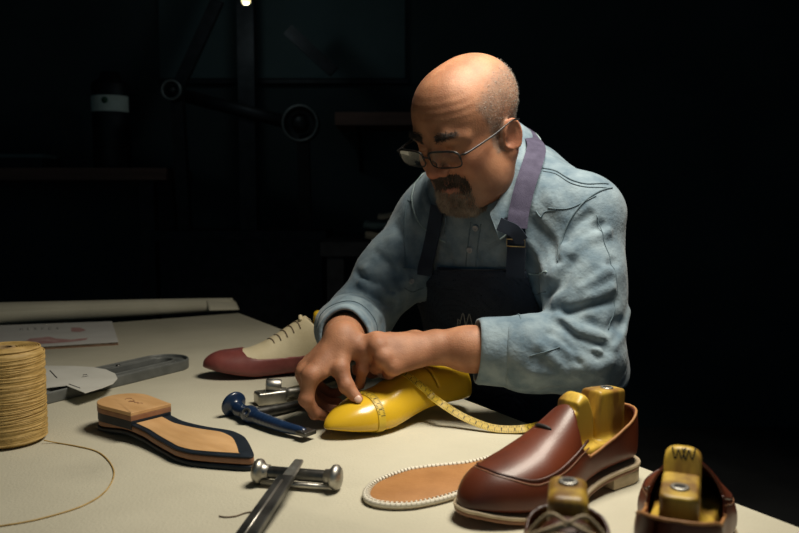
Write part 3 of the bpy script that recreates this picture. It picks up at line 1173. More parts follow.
fm = MB()
for sg in (1, -1):
    o = lens_outline(sg)
    rim = MB().tube(o, .0012, 6, True).build('rim', M['frame'], spec_, True, True)
    top_ = [o[k] for k in range(0, 21)]
    MB().tube(top_, .0019, 6).build('brow_bar', M['frame'], rim, True, True)
    g = [np.array(p) for p in lens_outline(sg, 40, -.0008)]
    c = np.mean(g, axis=0)
    dv = HF * .0007
    n = len(g)
    v = [p + dv for p in g] + [p - dv for p in g]
    v += [c + dv, c - dv]
    f = [(k, (k + 1) % n, 2 * n) for k in range(n)] + [((k + 1) % n + n, k + n, 2 * n + 1) for k in range(n)] + [(k, k + n, (k + 1) % n + n, (k + 1) % n) for k in range(n)]
    MB().add(v, f).build('lens', M['glass'], spec_, True, True, 40)
    h0 = np.array(o[1])
    tm = [h0, hl(.108, .070 * sg, -.0165), hl(.100, .0755 * sg, -.0170), hl(.04, .0825 * sg, -.0180), hl(.008, .0875 * sg, -.0150), hl(-.010, .0905 * sg, -.0140), hl(-.026, .0905 * sg, -.020)]
    MB().tube(spline(tm, 6), [.0020] * 6 + [.0032] * 6 + [.0030] * 12 + [.0022] * 13, 8, flat=.5).build('temple', M['frame'], spec_, True, True)
    MB().tube(spline([hl(.117, .010 * sg, -.026), hl(.112, .011 * sg, -.033), hl(.1140, .0135 * sg, -.038)], 4), [.0007] * 5 + [.0012] * 4, 6).build('nose_pad', M['frame'], spec_, True, True)
MB().tube(spline([hl(.1195, .0080, -.0205), hl(.1225, 0, -.0175), hl(.1195, -.0080, -.0205)], 6), .0014, 6).build('bridge', M['frame'], spec_, True, True)

# ------------------------------------------------------------------ materials of the things on the table
M['yellow'] = mat('yellow_plastic', (.56, .335, .014), (.68, .43, .024), 9, 5, .24, bump=.08, bscale=60, coat=.25, lohi=(.25, .75))
M['old_yellow'] = mat('stained_yellow_wood', (.22, .11, .020), (.64, .42, .055), 34, 6, .42, bump=.15, bscale=80, lohi=(.36, .58), stretch=(1, 1, .35))
M['tape'] = mat('yellow_tape', (.50, .335, .018), (.58, .40, .03), 40, rough=.45)
M['black'] = mat('black_print', (.012, .011, .01), rough=.6)
M['tan_leather'] = mat('tan_leather', (.34, .150, .045), (.44, .205, .068), 26, 7, .6, bump=.3, bscale=160, lohi=(.3, .7))
M['light_leather'] = mat('natural_sole_leather', (.50, .285, .12), (.60, .36, .165), 14, 6, .5, bump=.12, bscale=120, stretch=(1, 4, 4))
M['welt'] = mat('pale_welt', (.46, .36, .23), (.58, .47, .32), 60, 4, .6)
M['cream_thread'] = mat('cream_stitching', (.66, .61, .50), (.76, .71, .60), 120, rough=.8)
M['midbrown'] = mat('brown_leather_edge', (.20, .085, .04), (.28, .13, .065), 40, rough=.5)
M['navy_leather'] = mat('navy_leather', (.006, .010, .016), (.011, .017, .026), 40, rough=.5, bump=.1, bscale=200, spec=.25)
M['oxblood'] = mat('oxblood_leather', (.13, .030, .027), (.19, .050, .042), 30, 4, .45, bump=.15, bscale=150)
M['cream_leather'] = mat('cream_lining_leather', (.50, .42, .26), (.60, .52, .345), 16, 5, .7, bump=.2, bscale=120)
M['steel'] = mat('worn_steel', (.30, .285, .25), (.52, .50, .46), 34, 6, .30, metal=1, bump=.15, bscale=120, rough2=.5)
M['dark_steel'] = mat('dark_steel', (.05, .05, .048), (.16, .155, .145), 30, 6, .36, metal=.9, bump=.1, bscale=100)
M['blue_paint'] = mat('blue_enamel', (.006, .017, .048), (.012, .031, .082), 30, 5, .3, coat=.3)
M['grey_metal'] = mat('grey_cast_metal', (.10, .105, .10), (.14, .145, .138), 30, 4, .5, metal=.3)
M['dark_grey'] = mat('dark_grey_metal', (.045, .05, .05), (.07, .075, .075), 30, 4, .5, metal=.3)
M['thread'] = mat('waxed_tan_thread', (.36, .225, .062), (.52, .35, .125), 70, 4, .62, stretch=(1, 1, 6))
M['card'] = mat('grey_card', (.50, .49, .44), (.57, .56, .51), 12, 4, .8)
M['kraft'] = mat('cardboard', (.36, .23, .10), (.44, .30, .14), 40, rough=.9)
M['page'] = mat('white_paper', (.50, .485, .46), (.55, .54, .51), 12, rough=.65)
M['pink'] = mat('pink_print', (.34, .16, .15), (.48, .32, .30), 60, 5, .7)
M['greyprint'] = mat('grey_print', (.20, .20, .19), rough=.7)
M['lace'] = mat('brown_cord', (.09, .06, .035), (.16, .11, .07), 90, rough=.8)
M['beige_lace'] = mat('beige_wax_lace', (.36, .27, .16), (.46, .36, .23), 90, rough=.7)


def brown_leather(name, dark=1.0):
    """reddish brown calf burnished darker towards toe and heel (shoe axis = local x)"""
    m = mat(name, (.095 * dark, .018 * dark, .0065 * dark), (.175 * dark, .036 * dark, .012 * dark), 12, 5, .42, bump=.05, bscale=260, coat=.06)
    nt = m.node_tree
    b = nt.nodes['Principled BSDF']
    lk = b.inputs['Base Color'].links[0]
    src = lk.from_socket
    tc = nt.nodes.new('ShaderNodeTexCoord')
    sp = nt.nodes.new('ShaderNodeSeparateXYZ')
    nt.links.new(tc.outputs['Object'], sp.inputs[0])
    rp = nt.nodes.new('ShaderNodeValToRGB')
    mr = nt.nodes.new('ShaderNodeMapRange')
    mr.inputs['From Min'].default_value = 0.0
    mr.inputs['From Max'].default_value = .30
    nt.links.new(sp.outputs['X'], mr.inputs['Value'])
    nt.links.new(mr.outputs[0], rp.inputs['Fac'])
    e = rp.color_ramp.elements
    e[0].position, e[0].color = 0.0, (.55, .5, .5, 1)
    e[1].position, e[1].color = 1.0, (.16, .14, .15, 1)
    for p, c in ((.14, .95), (.55, 1.0), (.80, .75)):
        x = e.new(p)
        x.color = (c, c, c, 1)
    mx = nt.nodes.new('ShaderNodeMix')
    mx.data_type = 'RGBA'
    mx.blend_type = 'MULTIPLY'
    mx.inputs[0].default_value = 1
    nt.links.new(src, mx.inputs[6])
    nt.links.new(rp.outputs['Color'], mx.inputs[7])
    nt.links.new(mx.outputs[2], b.inputs['Base Color'])
    return m


M['brown'] = brown_leather('brown_calf')
M['dark_brown'] = brown_leather('dark_brown_calf', .45)


# ------------------------------------------------------------------ the form of a foot (x from heel to toe, y to its left, z up)
class Foot:
    TT = np.linspace(0, 1, 500)

    def __init__(self, L, w, c, zb, zt, toe=.16, heel=.10, top=None, toez=.12, heelz=.03, side=1, wid=.30):
        self.L, self.toe, self.heel, self.side, self.toez, self.heelz, self.wid = L, toe, heel, side, toez, heelz, wid
        self.tab = {}
        for k, kn in (('w', w), ('c', c), ('zb', zb), ('zt', zt), ('p', top or [(0, 2.3), (1, 2.1)])):
            a = np.interp(self.TT, *zip(*kn))
            g = np.exp(-np.linspace(-2.4, 2.4, 61) ** 2)
            self.tab[k] = np.convolve(np.pad(a, 30, 'edge'), g / g.sum(), 'valid')

    def q(self, k, t):
        return np.interp(t, self.TT, self.tab[k])

    def w(self, t):
        w = self.q('w', t)
        a = np.clip((self.heel - t) / self.heel, 0, 1)
        b = np.clip((t - 1 + self.toe) / self.toe, 0, 1)
        return w * np.sqrt(np.clip(1 - a ** 2.3, 0, 1)) * np.sqrt(np.clip(1 - b ** 2.2, 0, 1))

    def span(self, t):
        zb, zt = self.q('zb', t), self.q('zt', t)
        b = np.clip((t - 1 + self.toez) / self.toez, 0, 1)
        k = np.sqrt(np.clip(1 - b ** 2.2, 0, 1))
        a = np.clip((self.heelz - t) / self.heelz, 0, 1)
        k = k * (.35 + .65 * np.sqrt(np.clip(1 - a ** 2, 0, 1)))
        return zb, zb + (zt - zb) * k

    def raw(self, P, grow=0.0):
        L = self.L + 2 * grow
        t = (P[:, 0] + grow) / L
        tc = np.clip(t, 0.0, 1.0)
        w = np.maximum(self.w(tc) + grow, 1e-4)
        zb, zt = self.span(tc)
        zb, zt = zb - min(grow, .001), zt + grow
        zc = zb + (zt - zb) * self.wid
        y = P[:, 1] * self.side - self.q('c', tc)
        up = P[:, 2] > zc
        hz = np.where(up, np.maximum(zt - zc, 1e-3), np.maximum(zc - zb, 1e-3))
        pz = np.where(up, self.q('p', tc), 3.4)
        yy = np.abs(y) / w
        zz = np.abs(P[:, 2] - zc) / hz
        F = (yy ** 2.3 + zz ** pz)
        d = (np.maximum(F, 1e-9) ** .45 - 1) * np.minimum(w, hz)
        e = np.maximum(-P[:, 0] - grow, P[:, 0] - self.L - grow)
        return np.maximum(np.clip(d, -.06, .08), e)

    def d(self, P, grow=0.0):
        """distance, roughly to scale"""
        e = .0007
        v = self.raw(P, grow)
        m = np.abs(v) < .05
        if m.any():
            p = P[m]
            g = np.stack([self.raw(p + np.eye(3)[i] * e, grow) - v[m] for i in range(3)], 1) / e
            v[m] = v[m] / np.clip(np.linalg.norm(g, axis=1), .35, 6.0)
        return v

    def outline(self, t0=0.0, t1=1.0, grow=0.0, n=60):
        """sole outline counter clockwise, seen from above"""
        if t0 <= 0:
            u = t0 + (t1 - t0) * .5 * (1 - np.cos(np.linspace(0, math.pi, n)))
        else:
            u = t0 + (t1 - t0) * np.linspace(0, 1, n)
        L = self.L + 2 * grow
        x = u * L - grow
        ends = np.sqrt(np.clip(self.w(u) / .02, 0, 1))
        w = self.w(u) + grow * np.minimum(1, ends * 1.3)
        c = self.q('c', u)
        a = [(x[i], (c[i] - w[i])) for i in range(n)]
        b = [(x[i], (c[i] + w[i])) for i in range(n - 1, -1, -1)]
        o = a + b
        o = [(p, q * self.side) for p, q in o]
        if self.side < 0:
            o = o[::-1]
        out = [o[0]]
        for p in o[1:]:
            if (p[0] - out[-1][0]) ** 2 + (p[1] - out[-1][1]) ** 2 > 1e-7:
                out.append(p)
        return out

    def top_at(self, x, y, grow=0.0):
        z = np.linspace(.14, .0, 700)
        v = self.raw(np.stack([np.full(700, x), np.full(700, y), z], 1), grow)
        i = int(np.argmax(v < 0))
        return float(z[i])


def plate(F, z_of, thick, grow, name, m, parent, t0=0.0, t1=1.0, n=70):
    """a sole layer: the outline swept along the height curve z_of(t)"""
    o = np.array(F.outline(t0, t1, grow, n))
    x = np.clip(o[:, 0] / F.L, 0, 1)
    z = z_of(x)
    N = len(o)
    nx = np.roll(o, -1, 0) - np.roll(o, 1, 0)
    nx /= np.linalg.norm(nx, axis=1)[:, None] + 1e-12
    nr = np.stack([nx[:, 1], -nx[:, 0]], 1)
    v, f = [], []
    b = min(thick * .3, .0018)
    for ins, dz in ((b, 0), (b * .3, b * .3), (0, b), (0, thick - b), (b * .3, thick - b * .3), (b, thick)):
        for i in range(N):
            p = o[i] - nr[i] * ins
            v.append((p[0], p[1], z[i] + dz))
    for i in range(5):
        for k in range(N):
            l = (k + 1) % N
            f.append((i * N + k, i * N + l, (i + 1) * N + l, (i + 1) * N + k))
    # caps as cross strips, so that the curve of the sole is kept
    h = N // 2
    for base, fl in ((0, True), (5 * N, False)):
        i, j = 0, N - 1
        while i < j:
            a, b_, c, d_ = base + i, base + i + 1, base + j - 1, base + j
            q = (a, b_, c, d_) if len({a, b_, c, d_}) == 4 else tuple(dict.fromkeys((a, b_, c, d_)))
            if len(q) >= 3:
                f.append(q[::-1] if fl else q)
            i += 1
            j -= 1
    return MB().add(v, f).build(name, m, parent, True, False, 50)


def place(toe_px, heel_px, z=TZ):
    a, b = T(*toe_px), T(*heel_px)
    d = a - b
    return (b[0], b[1], z), math.atan2(d[1], d[0]), float(np.hypot(d[0], d[1]))


# ------------------------------------------------------------------ the yellow last he measures, and the tape
loc, rz, ln = place((316, 440), (466, 407))
LLEN = .285
YF = Foot(LLEN, [(0, .032), (.12, .035), (.3, .034), (.42, .0355), (.55, .043), (.68, .0480), (.78, .045), (.9, .036), (1, .028)],
          [(0, 0), (.5, .004), (.72, .001), (1, -.006)], [(0, .021), (.2, .020), (.35, .017), (.5, .008), (.64, .001), (.75, .002), (.88, .008), (1, .016)],
          [(0, .070), (.1, .077), (.26, .080), (.36, .084), (.43, .083), (.52, .074), (.62, .062), (.75, .054), (.88, .046), (1, .040)],
          toe=.22, heel=.11, top=[(0, 1.9), (.25, 1.5), (.45, 1.45), (.6, 1.8), (1, 2.0)], toez=.20, heelz=.05, side=-1)
ylast = thing('shoe_last', 'bright yellow shoe last under his hands, tape around its ball', 'shoe last', loc, rz)
YM = Matrix.Translation(loc) @ Matrix.Rotation(rz, 4, 'Z')
YI = np.array(YM.inverted())


def ylast_w(P):
    return YF.d(P @ YI[:3, :3].T + YI[:3, 3])


def yl(P):
    d = YF.d(P)
    v = np.maximum(np.abs(P[:, 0] - .085 - (P[:, 2] - .05) * .25) - .0012 - .20 * np.maximum(P[:, 2] - .070, 0), .052 - P[:, 2])
    return smax(d, -v, .003)


sdf_obj('last_body', yl, (-.01, -.06, -.005), (LLEN + .01, .06, .11), .0016, M['yellow'], ylast)
MB().lathe([(0, .001), (.006, .001), (.008, .0005), (.008, -.003), (0, -.003)], 20, Matrix.Translation((.045, 0, YF.top_at(.045, 0) + .0004))).build('hinge_hole', M['dark_steel'], ylast)


def wpt(x, y, z):
    p = YM @ Vector((x, y, z))
    return np.array(p)


def girth(t, slant, lift, n=64):
    """closed line around the last"""
    x0 = t * LLEN
    zc = (YF.q('zb', t) + YF.q('zt', t)) / 2
    out, nr = [], []
    for k in range(n):
        a = 2 * math.pi * k / n
        dr = np.array([slant * math.sin(a), math.cos(a), math.sin(a)])
        s = np.linspace(0, .075, 400)
        Q = np.array([x0, float(YF.q('c', t)) * YF.side, zc]) + s[:, None] * dr
        v = YF.raw(Q)
        i = int(np.argmax(v > 0))
        p = Q[i]
        g = grad(lambda z: YF.raw(z), p, .001)
        out.append(p + g * lift)
        nr.append(g)
    return np.array(out), np.array(nr)


tape = thing('measuring_tape', 'yellow tailor tape measure looped round the yellow last and trailing right', 'tape measure', tuple(T(430, 420)))
gp, gn_ = girth(.735, -.08, .0006)
k5 = np.ones(5) / 5
gw = np.array([wpt(*p) for p in gp])
gnw = np.array([np.array(YM.to_3x3() @ Vector(n)) for n in gn_])
gw = np.concatenate([gw, gw[:1]])
gnw = np.concatenate([gnw, gnw[:1]])
tb1 = MB().add(*ribbon(gw, gnw, .0125, .0007)).build('tape_loop', M['tape'], tape, True, True, 40)


def ticks(P, N, w, lift, name, parent, step=.0025):
    """black graduation marks along a strip"""
    seg = np.concatenate([[0], np.cumsum(np.linalg.norm(np.diff(P, axis=0), axis=1))])
    mb = MB()
    t = np.gradient(P, axis=0)
    t /= np.linalg.norm(t, axis=1)[:, None]
    k = 0
    for s_ in np.arange(.002, seg[-1] - .002, step):
        p = np.array([np.interp(s_, seg, P[:, c]) for c in range(3)])
        n = unit([np.interp(s_, seg, N[:, c]) for c in range(3)])
        tt = unit([np.interp(s_, seg, t[:, c]) for c in range(3)])
        sd = unit(np.cross(tt, n))
        n = np.cross(sd, tt)
        L_ = w * (.62 if k % 4 == 0 else .26)
        hw = .00030 if k % 4 else .00042
        for e in ((1, -1) if k % 4 else (1,)):
            a = p + n * lift + sd * e * w * .47
            b = a - sd * e * L_
            mb.add([a - tt * hw, a + tt * hw, b + tt * hw, b - tt * hw], [(0, 1, 2, 3)])
        if k % 8 == 4:                                    # figures between the long marks
            c0 = p + n * lift
            for j in (-1, 1):
                c = c0 + sd * j * .0014
                for u0, v0, u1, v1 in ((-.0011, -.0006, .0011, -.0006), (-.0011, .0006, .0011, .0006), (-.0011, -.0006, -.0011, .0006)):
                    a, b = c + tt * u0 + sd * v0, c + tt * u1 + sd * v1
                    e_ = unit(np.cross(b - a, n)) * .00018
                    mb.add([a - e_, a + e_, b + e_, b - e_], [(0, 1, 2, 3)])
        k += 1
    return mb.build(name, M['black'], parent, False, True)


ticks(gw[:40], gnw[:40], .0125, .0010, 'graduation_marks', tb1)
# the free end, from the hand over the instep, down the side and along the table
fp = [D(400, 371, 1.205), hit(ylast_w, 408, 378), hit(ylast_w, 418, 386), hit(ylast_w, 428, 394), T(441, 403, TZ + .037)]
fp += [T(455, 412.5, TZ + .024), T(472, 421, TZ + .014), T(492, 428, TZ + .007), T(512, 429.5, TZ + .006), T(528, 428, TZ + .008), T(541, 424, TZ + .006)]
fpt = spline(fp, 8)
fn = []
for i, p in enumerate(fpt):
    for _ in range(3):
        e_ = float(ylast_w(p[None])[0])
        if e_ < .0045:
            p = p + grad(ylast_w, p) * (.0045 - e_)
    fpt[i] = p
    s_ = i / (len(fpt) - 1)
    nl = grad(ylast_w, p, .004)
    fl_ = unit(np.array([-.05, -.70, .70]))
    k_ = np.clip((s_ - .12) / .15, 0, 1)
    fn.append(unit(nl * (1 - k_) + fl_ * k_))
fn = np.array(fn)
for _ in range(3):
    fn = np.stack([np.convolve(np.pad(fn[:, c], 3, 'edge'), np.ones(7) / 7, 'valid') for c in range(3)], 1)
fpt[:, :] = np.stack([np.convolve(np.pad(fpt[:, c], 2, 'edge'), k5, 'valid') for c in range(3)], 1)
tb2 = MB().add(*ribbon(fpt, fn, .0125, .0007)).build('tape_tail', M['tape'], tape, True, True, 40)
ticks(fpt, fn, .0125, .0010, 'graduation_marks', tb2)

# ------------------------------------------------------------------ loafers on their lasts
LF = dict(w=[(0, .0315), (.12, .0350), (.3, .0335), (.42, .0345), (.55, .0415), (.68, .0480), (.78, .0455), (.88, .0385), (1, .030)],
          c=[(0, 0), (.3, 0), (.5, .004), (.7, .002), (1, -.006)],
          zb=[(0, .025), (.2, .023), (.35, .019), (.5, .012), (.64, .0075), (.8, .009), (.92, .014), (1, .019)])
LL = .275
UF = Foot(LL, LF['w'], LF['c'], LF['zb'], [(0, .110), (.1, .112), (.3, .112), (.42, .108), (.50, .096), (.60, .080), (.70, .068), (.82, .058), (.92, .052), (1, .046)],
          toe=.19, heel=.11, top=[(0, 3.2), (.3, 2.6), (.45, 1.9), (.6, 1.9), (.8, 2.1), (1, 2.2)], toez=.15, heelz=.02)
CF = Foot(LL, LF['w'], LF['c'], LF['zb'], [(0, .104), (.2, .104), (.3, .104), (.42, .098), (.50, .088), (.60, .072), (.70, .060), (.82, .050), (1, .040)],
          toe=.19, heel=.11, top=[(0, 1.6), (.3, 1.25), (.45, 1.5), (.6, 1.9), (1, 2.1)], toez=.15, heelz=.06)
TLX, TLZ = zip(*[(0, .090), (.06, .087), (.14, .077), (.24, .066), (.34, .058), (.425, .054), (.465, .064), (.50, .088), (.54, .2), (1, .3)])


def topline(t, y):
    lean = np.clip((t - .28) / .10, 0, 1)
    return np.interp(t + lean * .085 * np.clip(1 - (np.abs(y) / .034) ** 2, 0, 1), TLX, TLZ)


def loafer(label, loc, rz, group, side, leather='brown'):
    r = thing('loafer', label, 'shoe', loc, rz, group)
    UF.side = CF.side = side

    def f_up(P):
        o = UF.d(P, .0015)
        i = UF.d(P, -.0020)
        d = smax(o, -np.maximum(i, .032 - P[:, 2]), .0008)
        tl = topline(P[:, 0] / LL, P[:, 1] * side - UF.q('c', P[:, 0] / LL))
        return smax(d, (P[:, 2] - tl) * .55, .0014)
    sdf_obj('upper', f_up, (-.01, -.062, .0), (LL + .01, .062, .125), .0016, M[leather], r)
    zq = lambda x: UF.q('zb', x)
    plate(UF, lambda x: zq(x) - .0035, .0038, .0042, 'welt', M['welt'], r)
    plate(UF, lambda x: zq(x) - .0080, .0045, .0034, 'outsole', M['midbrown'], r)
    ho = np.array(UF.outline(0, .255, .004, 30))
    hb = plate(UF, lambda x: 0 * x + .0005, .0158, .0030, 'heel', M['welt'], r, 0, .255, 40)
    # piping along the top line
    pts = []
    for sy in (1, -1):
        row = []
        for t in np.linspace(.004, .435, 40):
            x = t * LL
            z = float(topline(t, .034))
            y = np.linspace(0, .06, 240)
            v = UF.raw(np.stack([np.full(240, x), float(UF.q('c', t)) * side + sy * y, np.full(240, z)], 1), .0008)
            k = int(np.argmax(v > 0))
            row.append((x, float(UF.q('c', t)) * side + sy * y[k], z - .001))
        pts.append(row)
    loop = pts[0][::-1] + pts[1]
    MB().tube(loop, .0017, 6).build('top_line_piping', M['tan_leather'], r)
    # raised seam of the apron
    ap_ = []
    for a in np.linspace(-1, 1, 61):
        b = abs(a)
        t = .885 - .455 * b ** 2.4
        w = float(UF.w(np.array([t]))[0])
        y = math.copysign(1, a) * min(b / .55, 1) ** .62 * w * (.88 + .06 * b ** 3)
        yy = y + float(UF.q('c', t)) * side
        ap_.append((t * LL, yy, UF.top_at(t * LL, yy, .0015) - .0002))
    P_ = np.array(ap_)
    for _ in range(4):
        P_[1:-1] = (P_[:-2] + 2 * P_[1:-1] + P_[2:]) / 4
    MB().tube(P_, .0016, 8).build('apron_seam', M['dark_brown'], r)
    P2 = P_.copy()
    P2[:, 0] += .0035 * (1 - np.abs(np.linspace(-1, 1, 61)) ** 2)
    P2[:, 1] *= 1.05
    P2[:, 2] = [UF.top_at(x, y, .0015) for x, y in P2[:, :2]]
    MB().tube(P2, .0008, 6).build('apron_stitching', M['midbrown'], r)
    # small slit bar on the vamp
    sl = [(.565 * LL, y, UF.top_at(.565 * LL, y + float(UF.q('c', .565)) * side, .0015) + .0006) for y in np.linspace(-.0125, .0125, 7)]
    MB().tube(sl, [.001, .0022, .0026, .0026, .0026, .0022, .001], 8).build('vamp_bar', M['black'], r)
    return r


def inner_last(label, loc, rz, group, side, zb=.115, zc=.120, cone=True):
    r = thing('shoe_last', label, 'shoe last', loc, rz, group)
    CF.side = UF.side = side

    def core(P):
        d = CF.d(P, -.0045)
        d = smax(d, np.maximum(P[:, 2] - .058, .0345 - P[:, 2]), .003)
        blk = rbox(P, (.046, 0, .082), (.029, .0158, .038), .008)
        blk = smax(blk, (P[:, 2] - zb - .08 * (P[:, 0] - .03)), .003)
        con = rbox(P, (.112, 0, .078), (.036, .0165, .044), .013)
        con = smax(con, P[:, 2] - (zc - .75 * np.maximum(P[:, 0] - .100, 0)), .006)
        if not cone:
            return smin(d, blk, .008)
        con = np.where(P[:, 0] > .112, smax(con, UF.d(P, -.0042), .002), con)
        gap = np.maximum(np.abs(P[:, 0] - .0765 - .10 * (P[:, 2] - .07)) - .0012 - .38 * np.maximum(P[:, 2] - .086, 0), .06 - P[:, 2])
        d = smin(d, smin(blk, con, .006), .008)
        return smax(d, -gap, .003)
    sdf_obj('last_body', core, (-.005, -.055, .01), (LL, .055, .128), .0016, M['old_yellow'], r)
    MB().lathe([(.0052, .0012), (.0075, .0014), (.0082, .0006), (.0082, -.004), (.0052, -.004), (.0052, .0012)], 24, Matrix.Translation((.038, 0, zb + .0005))).build('hole_bushing', M['steel'], r)
    MB().lathe([(0, .0010), (.0056, .0010), (.0056, -.004), (0, -.004)], 24, Matrix.Translation((.038, 0, zb + .0003))).build('hole', M['black'], r)
    return r


l1 = place((463, 527), (623, 471))
loafer('reddish brown slip-on loafer lying whole beside the white stitched insole', l1[0], l1[1], 'brown loafers', 1)
inner_last('stained yellow last inside the loafer beside the white stitched insole', l1[0], l1[1], 'lasts inside the brown shoes', 1)

# second loafer seen from behind
a = np.array([.226, .612, TZ])
b = np.array([.336, .882, TZ])
rz2 = math.atan2(b[1] - a[1], b[0] - a[0])
loafer('reddish brown loafer at the right table edge, heel towards the viewer', tuple(a), rz2, 'brown loafers', -1)
l2 = inner_last('stained yellow last marked W in the loafer at the right table edge', tuple(a), rz2, 'lasts inside the brown shoes', -1, .104, .128)
wm = MB()
for pl in ([(-.0105, .1225), (-.0080, .1125), (-.0050, .1205), (-.0025, .1120), (.0005, .1215)], [(-.0020, .1220), (.0010, .1125), (.0040, .1200), (.0065, .1120), (.0095, .1215)]):
    row = []
    for y, z in pl:
        row.append((.0765 + .10 * (z - .07) + .0012 + .38 * (z - .086) + .0004, y, z))
    wm.tube(spline(row, 4), .0008, 5)
wm.build('pencil_mark', M['black'], l2)

# ------------------------------------------------------------------ lace-up shoe at the near edge, toe towards the viewer
a = np.array([.146, .655, TZ])
b = np.array([.085, .375, TZ])
rz3 = math.atan2(b[1] - a[1], b[0] - a[0])
lu = thing('lace_up_shoe', 'dark brown lace-up shoe cut off by the bottom of the photo', 'shoe', tuple(a), rz3)
UF.side = 1


def lu_up(P):
    o = UF.d(P, .0015)
    i = UF.d(P, -.0020)
    d = smax(o, -np.maximum(i, .032 - P[:, 2]), .0008)
    t = P[:, 0] / LL
    tl = np.interp(t, *zip(*[(0, .088), (.06, .086), (.14, .079), (.22, .078), (.28, .088), (.34, .105), (.38, .2), (1, .3)]))
    d = smax(d, (P[:, 2] - tl) * .55, .0014)
    slit = np.maximum(np.abs(P[:, 1]) - .006, np.maximum(np.abs(t - .47) - .115, .05 - P[:, 2]))
    return smax(d, -slit, .001)


sdf_obj('upper', lu_up, (-.01, -.062, .0), (LL + .01, .062, .125), .0017, M['dark_brown'], lu)
sdf_obj('tongue', lambda P: smax(smax(np.abs(UF.d(P, -.0035)) - .0012, np.maximum(np.abs(P[:, 1]) - .027, np.maximum(.295 * LL - P[:, 0], P[:, 0] - .60 * LL)), .001), .05 - P[:, 2], .001), (.05, -.04, .04), (.20, .04, .125), .0016, M['dark_brown'], lu)
zq3 = lambda x: UF.q('zb', x)
plate(UF, lambda x: zq3(x) - .0035, .0038, .0042, 'welt', M['welt'], lu)
plate(UF, lambda x: zq3(x) - .0080, .0045, .0034, 'outsole', M['midbrown'], lu)
plate(UF, lambda x: 0 * x + .0005, .0158, .0030, 'heel', M['welt'], lu, 0, .255, 40)
for i, t in enumerate((.385, .43, .475, .52, .565)):
    y = np.linspace(-.017, .017, 9)
    skew = .006 if i % 2 else -.006
    row = [(t * LL + skew * v / .017, v, UF.top_at(t * LL + skew * v / .017, v, .0015) + .0014) for v in y]
    MB().tube(row, .0016, 6).build('lace', M['beige_lace'], lu)
kx = .385 * LL
for sy in (1, -1):
    z0 = UF.top_at(kx, .002 * sy, .0015)
    bow = [(kx, 0, z0 + .003), (kx - .008, .014 * sy, z0 + .006), (kx - .004, .030 * sy, z0 - .010), (kx + .006, .024 * sy, z0 - .004), (kx + .001, .003 * sy, z0 + .003)]
    MB().tube(spline(bow, 6), .0015, 6).build('lace', M['beige_lace'], lu)
ll = inner_last('stained yellow last with a hole in the laced dark brown shoe', tuple(a), rz3, 'lasts inside the brown shoes', 1, .120, .1, False)

# ------------------------------------------------------------------ leather insole with stitched rim
loc, rz, ln = place((374, 502), (552, 456))
IN = Foot(.30, [(0, .032), (.12, .036), (.3, .033), (.42, .034), (.55, .044), (.68, .0515), (.78, .0495), (.88, .043), (1, .034)], [(0, 0), (.4, -.002), (.65, .004), (1, -.005)], [(0, 0), (1, 0)], [(0, .01), (1, .01)], toe=.16, heel=.11, side=-1)
ins = thing('insole', 'orange brown leather insole edged with white stitching', 'insole', loc, rz)
plate(IN, lambda x: 0 * x + .0006, .0050, .001, 'insole_board', M['welt'], ins)
plate(IN, lambda x: 0 * x + .0056, .0012, -.0050, 'leather_face', M['tan_leather'], ins)
io = np.array(IN.outline(0, 1, -.0005, 70))
MB().tube([(x, y, .0052) for x, y in io], .0032, 8, True).build('rolled_rim', M['cream_thread'], ins)
seg = np.concatenate([[0], np.cumsum(np.linalg.norm(np.diff(np.concatenate([io, io[:1]]), axis=0), axis=1))])
ioc = np.concatenate([io, io[:1]])
st = MB()
for s_ in np.arange(0, seg[-1], .0058):
    p = np.array([np.interp(s_, seg, ioc[:, c]) for c in (0, 1)])
    q = np.array([np.interp((s_ + .0005) % seg[-1], seg, ioc[:, c]) for c in (0, 1)])
    t = (q - p) / (np.linalg.norm(q - p) + 1e-9)
    n = np.array([-t[1], t[0]])
    st.tube([(*(p - n * .003), .0064), (*(p + n * .0015 + t * .001), .0086), (*(p + n * .0060 + t * .002), .0070)], [.0009, .0012, .0008], 6)
st.build('rim_stitching', M['cream_thread'], ins)

# ------------------------------------------------------------------ sole unit lying on its face, with its heel
loc, rz, ln = place((282, 478), (112, 423))
SU = Foot(.340, [(0, .0355), (.12, .039), (.3, .033), (.42, .031), (.55, .040), (.68, .0500), (.78, .0480), (.88, .036), (1, .019)], [(0, 0), (.4, -.004), (.65, .002), (1, -.006)], [(0, 0), (1, 0)], [(0, .01), (1, .01)], toe=.36, heel=.12, side=1)
su = thing('shoe_sole', 'navy edged tan leather shoe sole with a stacked heel, lying upside down', 'shoe sole', loc, rz)
arch = lambda x: .001 + .0075 * np.exp(-((x - .30) / .16) ** 2)
plate(SU, arch, .0065, .0018, 'navy_welt', M['navy_leather'], su)
plate(SU, lambda x: arch(x) + .0075, .0085, .0005, 'leather_edge', M['midbrown'], su)
plate(SU, lambda x: arch(x) + .0160, .0022, .0005, 'navy_rim', M['navy_leather'], su)
SU.tab['c'] = SU.tab['c'] - .004
plate(SU, lambda x: arch(x) + .0180, .0010, -.0110, 'tan_face', M['light_leather'], su, .16, .97)


SU.tab['c'] = SU.tab['c'] + .004


def heel_outline(g, n=40):
    o = SU.outline(0, .335, g, n)
    o = np.array(o)
    x1 = .335 * .340
    out = []
    for x, y in o:
        out.append((x, y))
    return [p for p in out if p[0] <= x1 + .001]


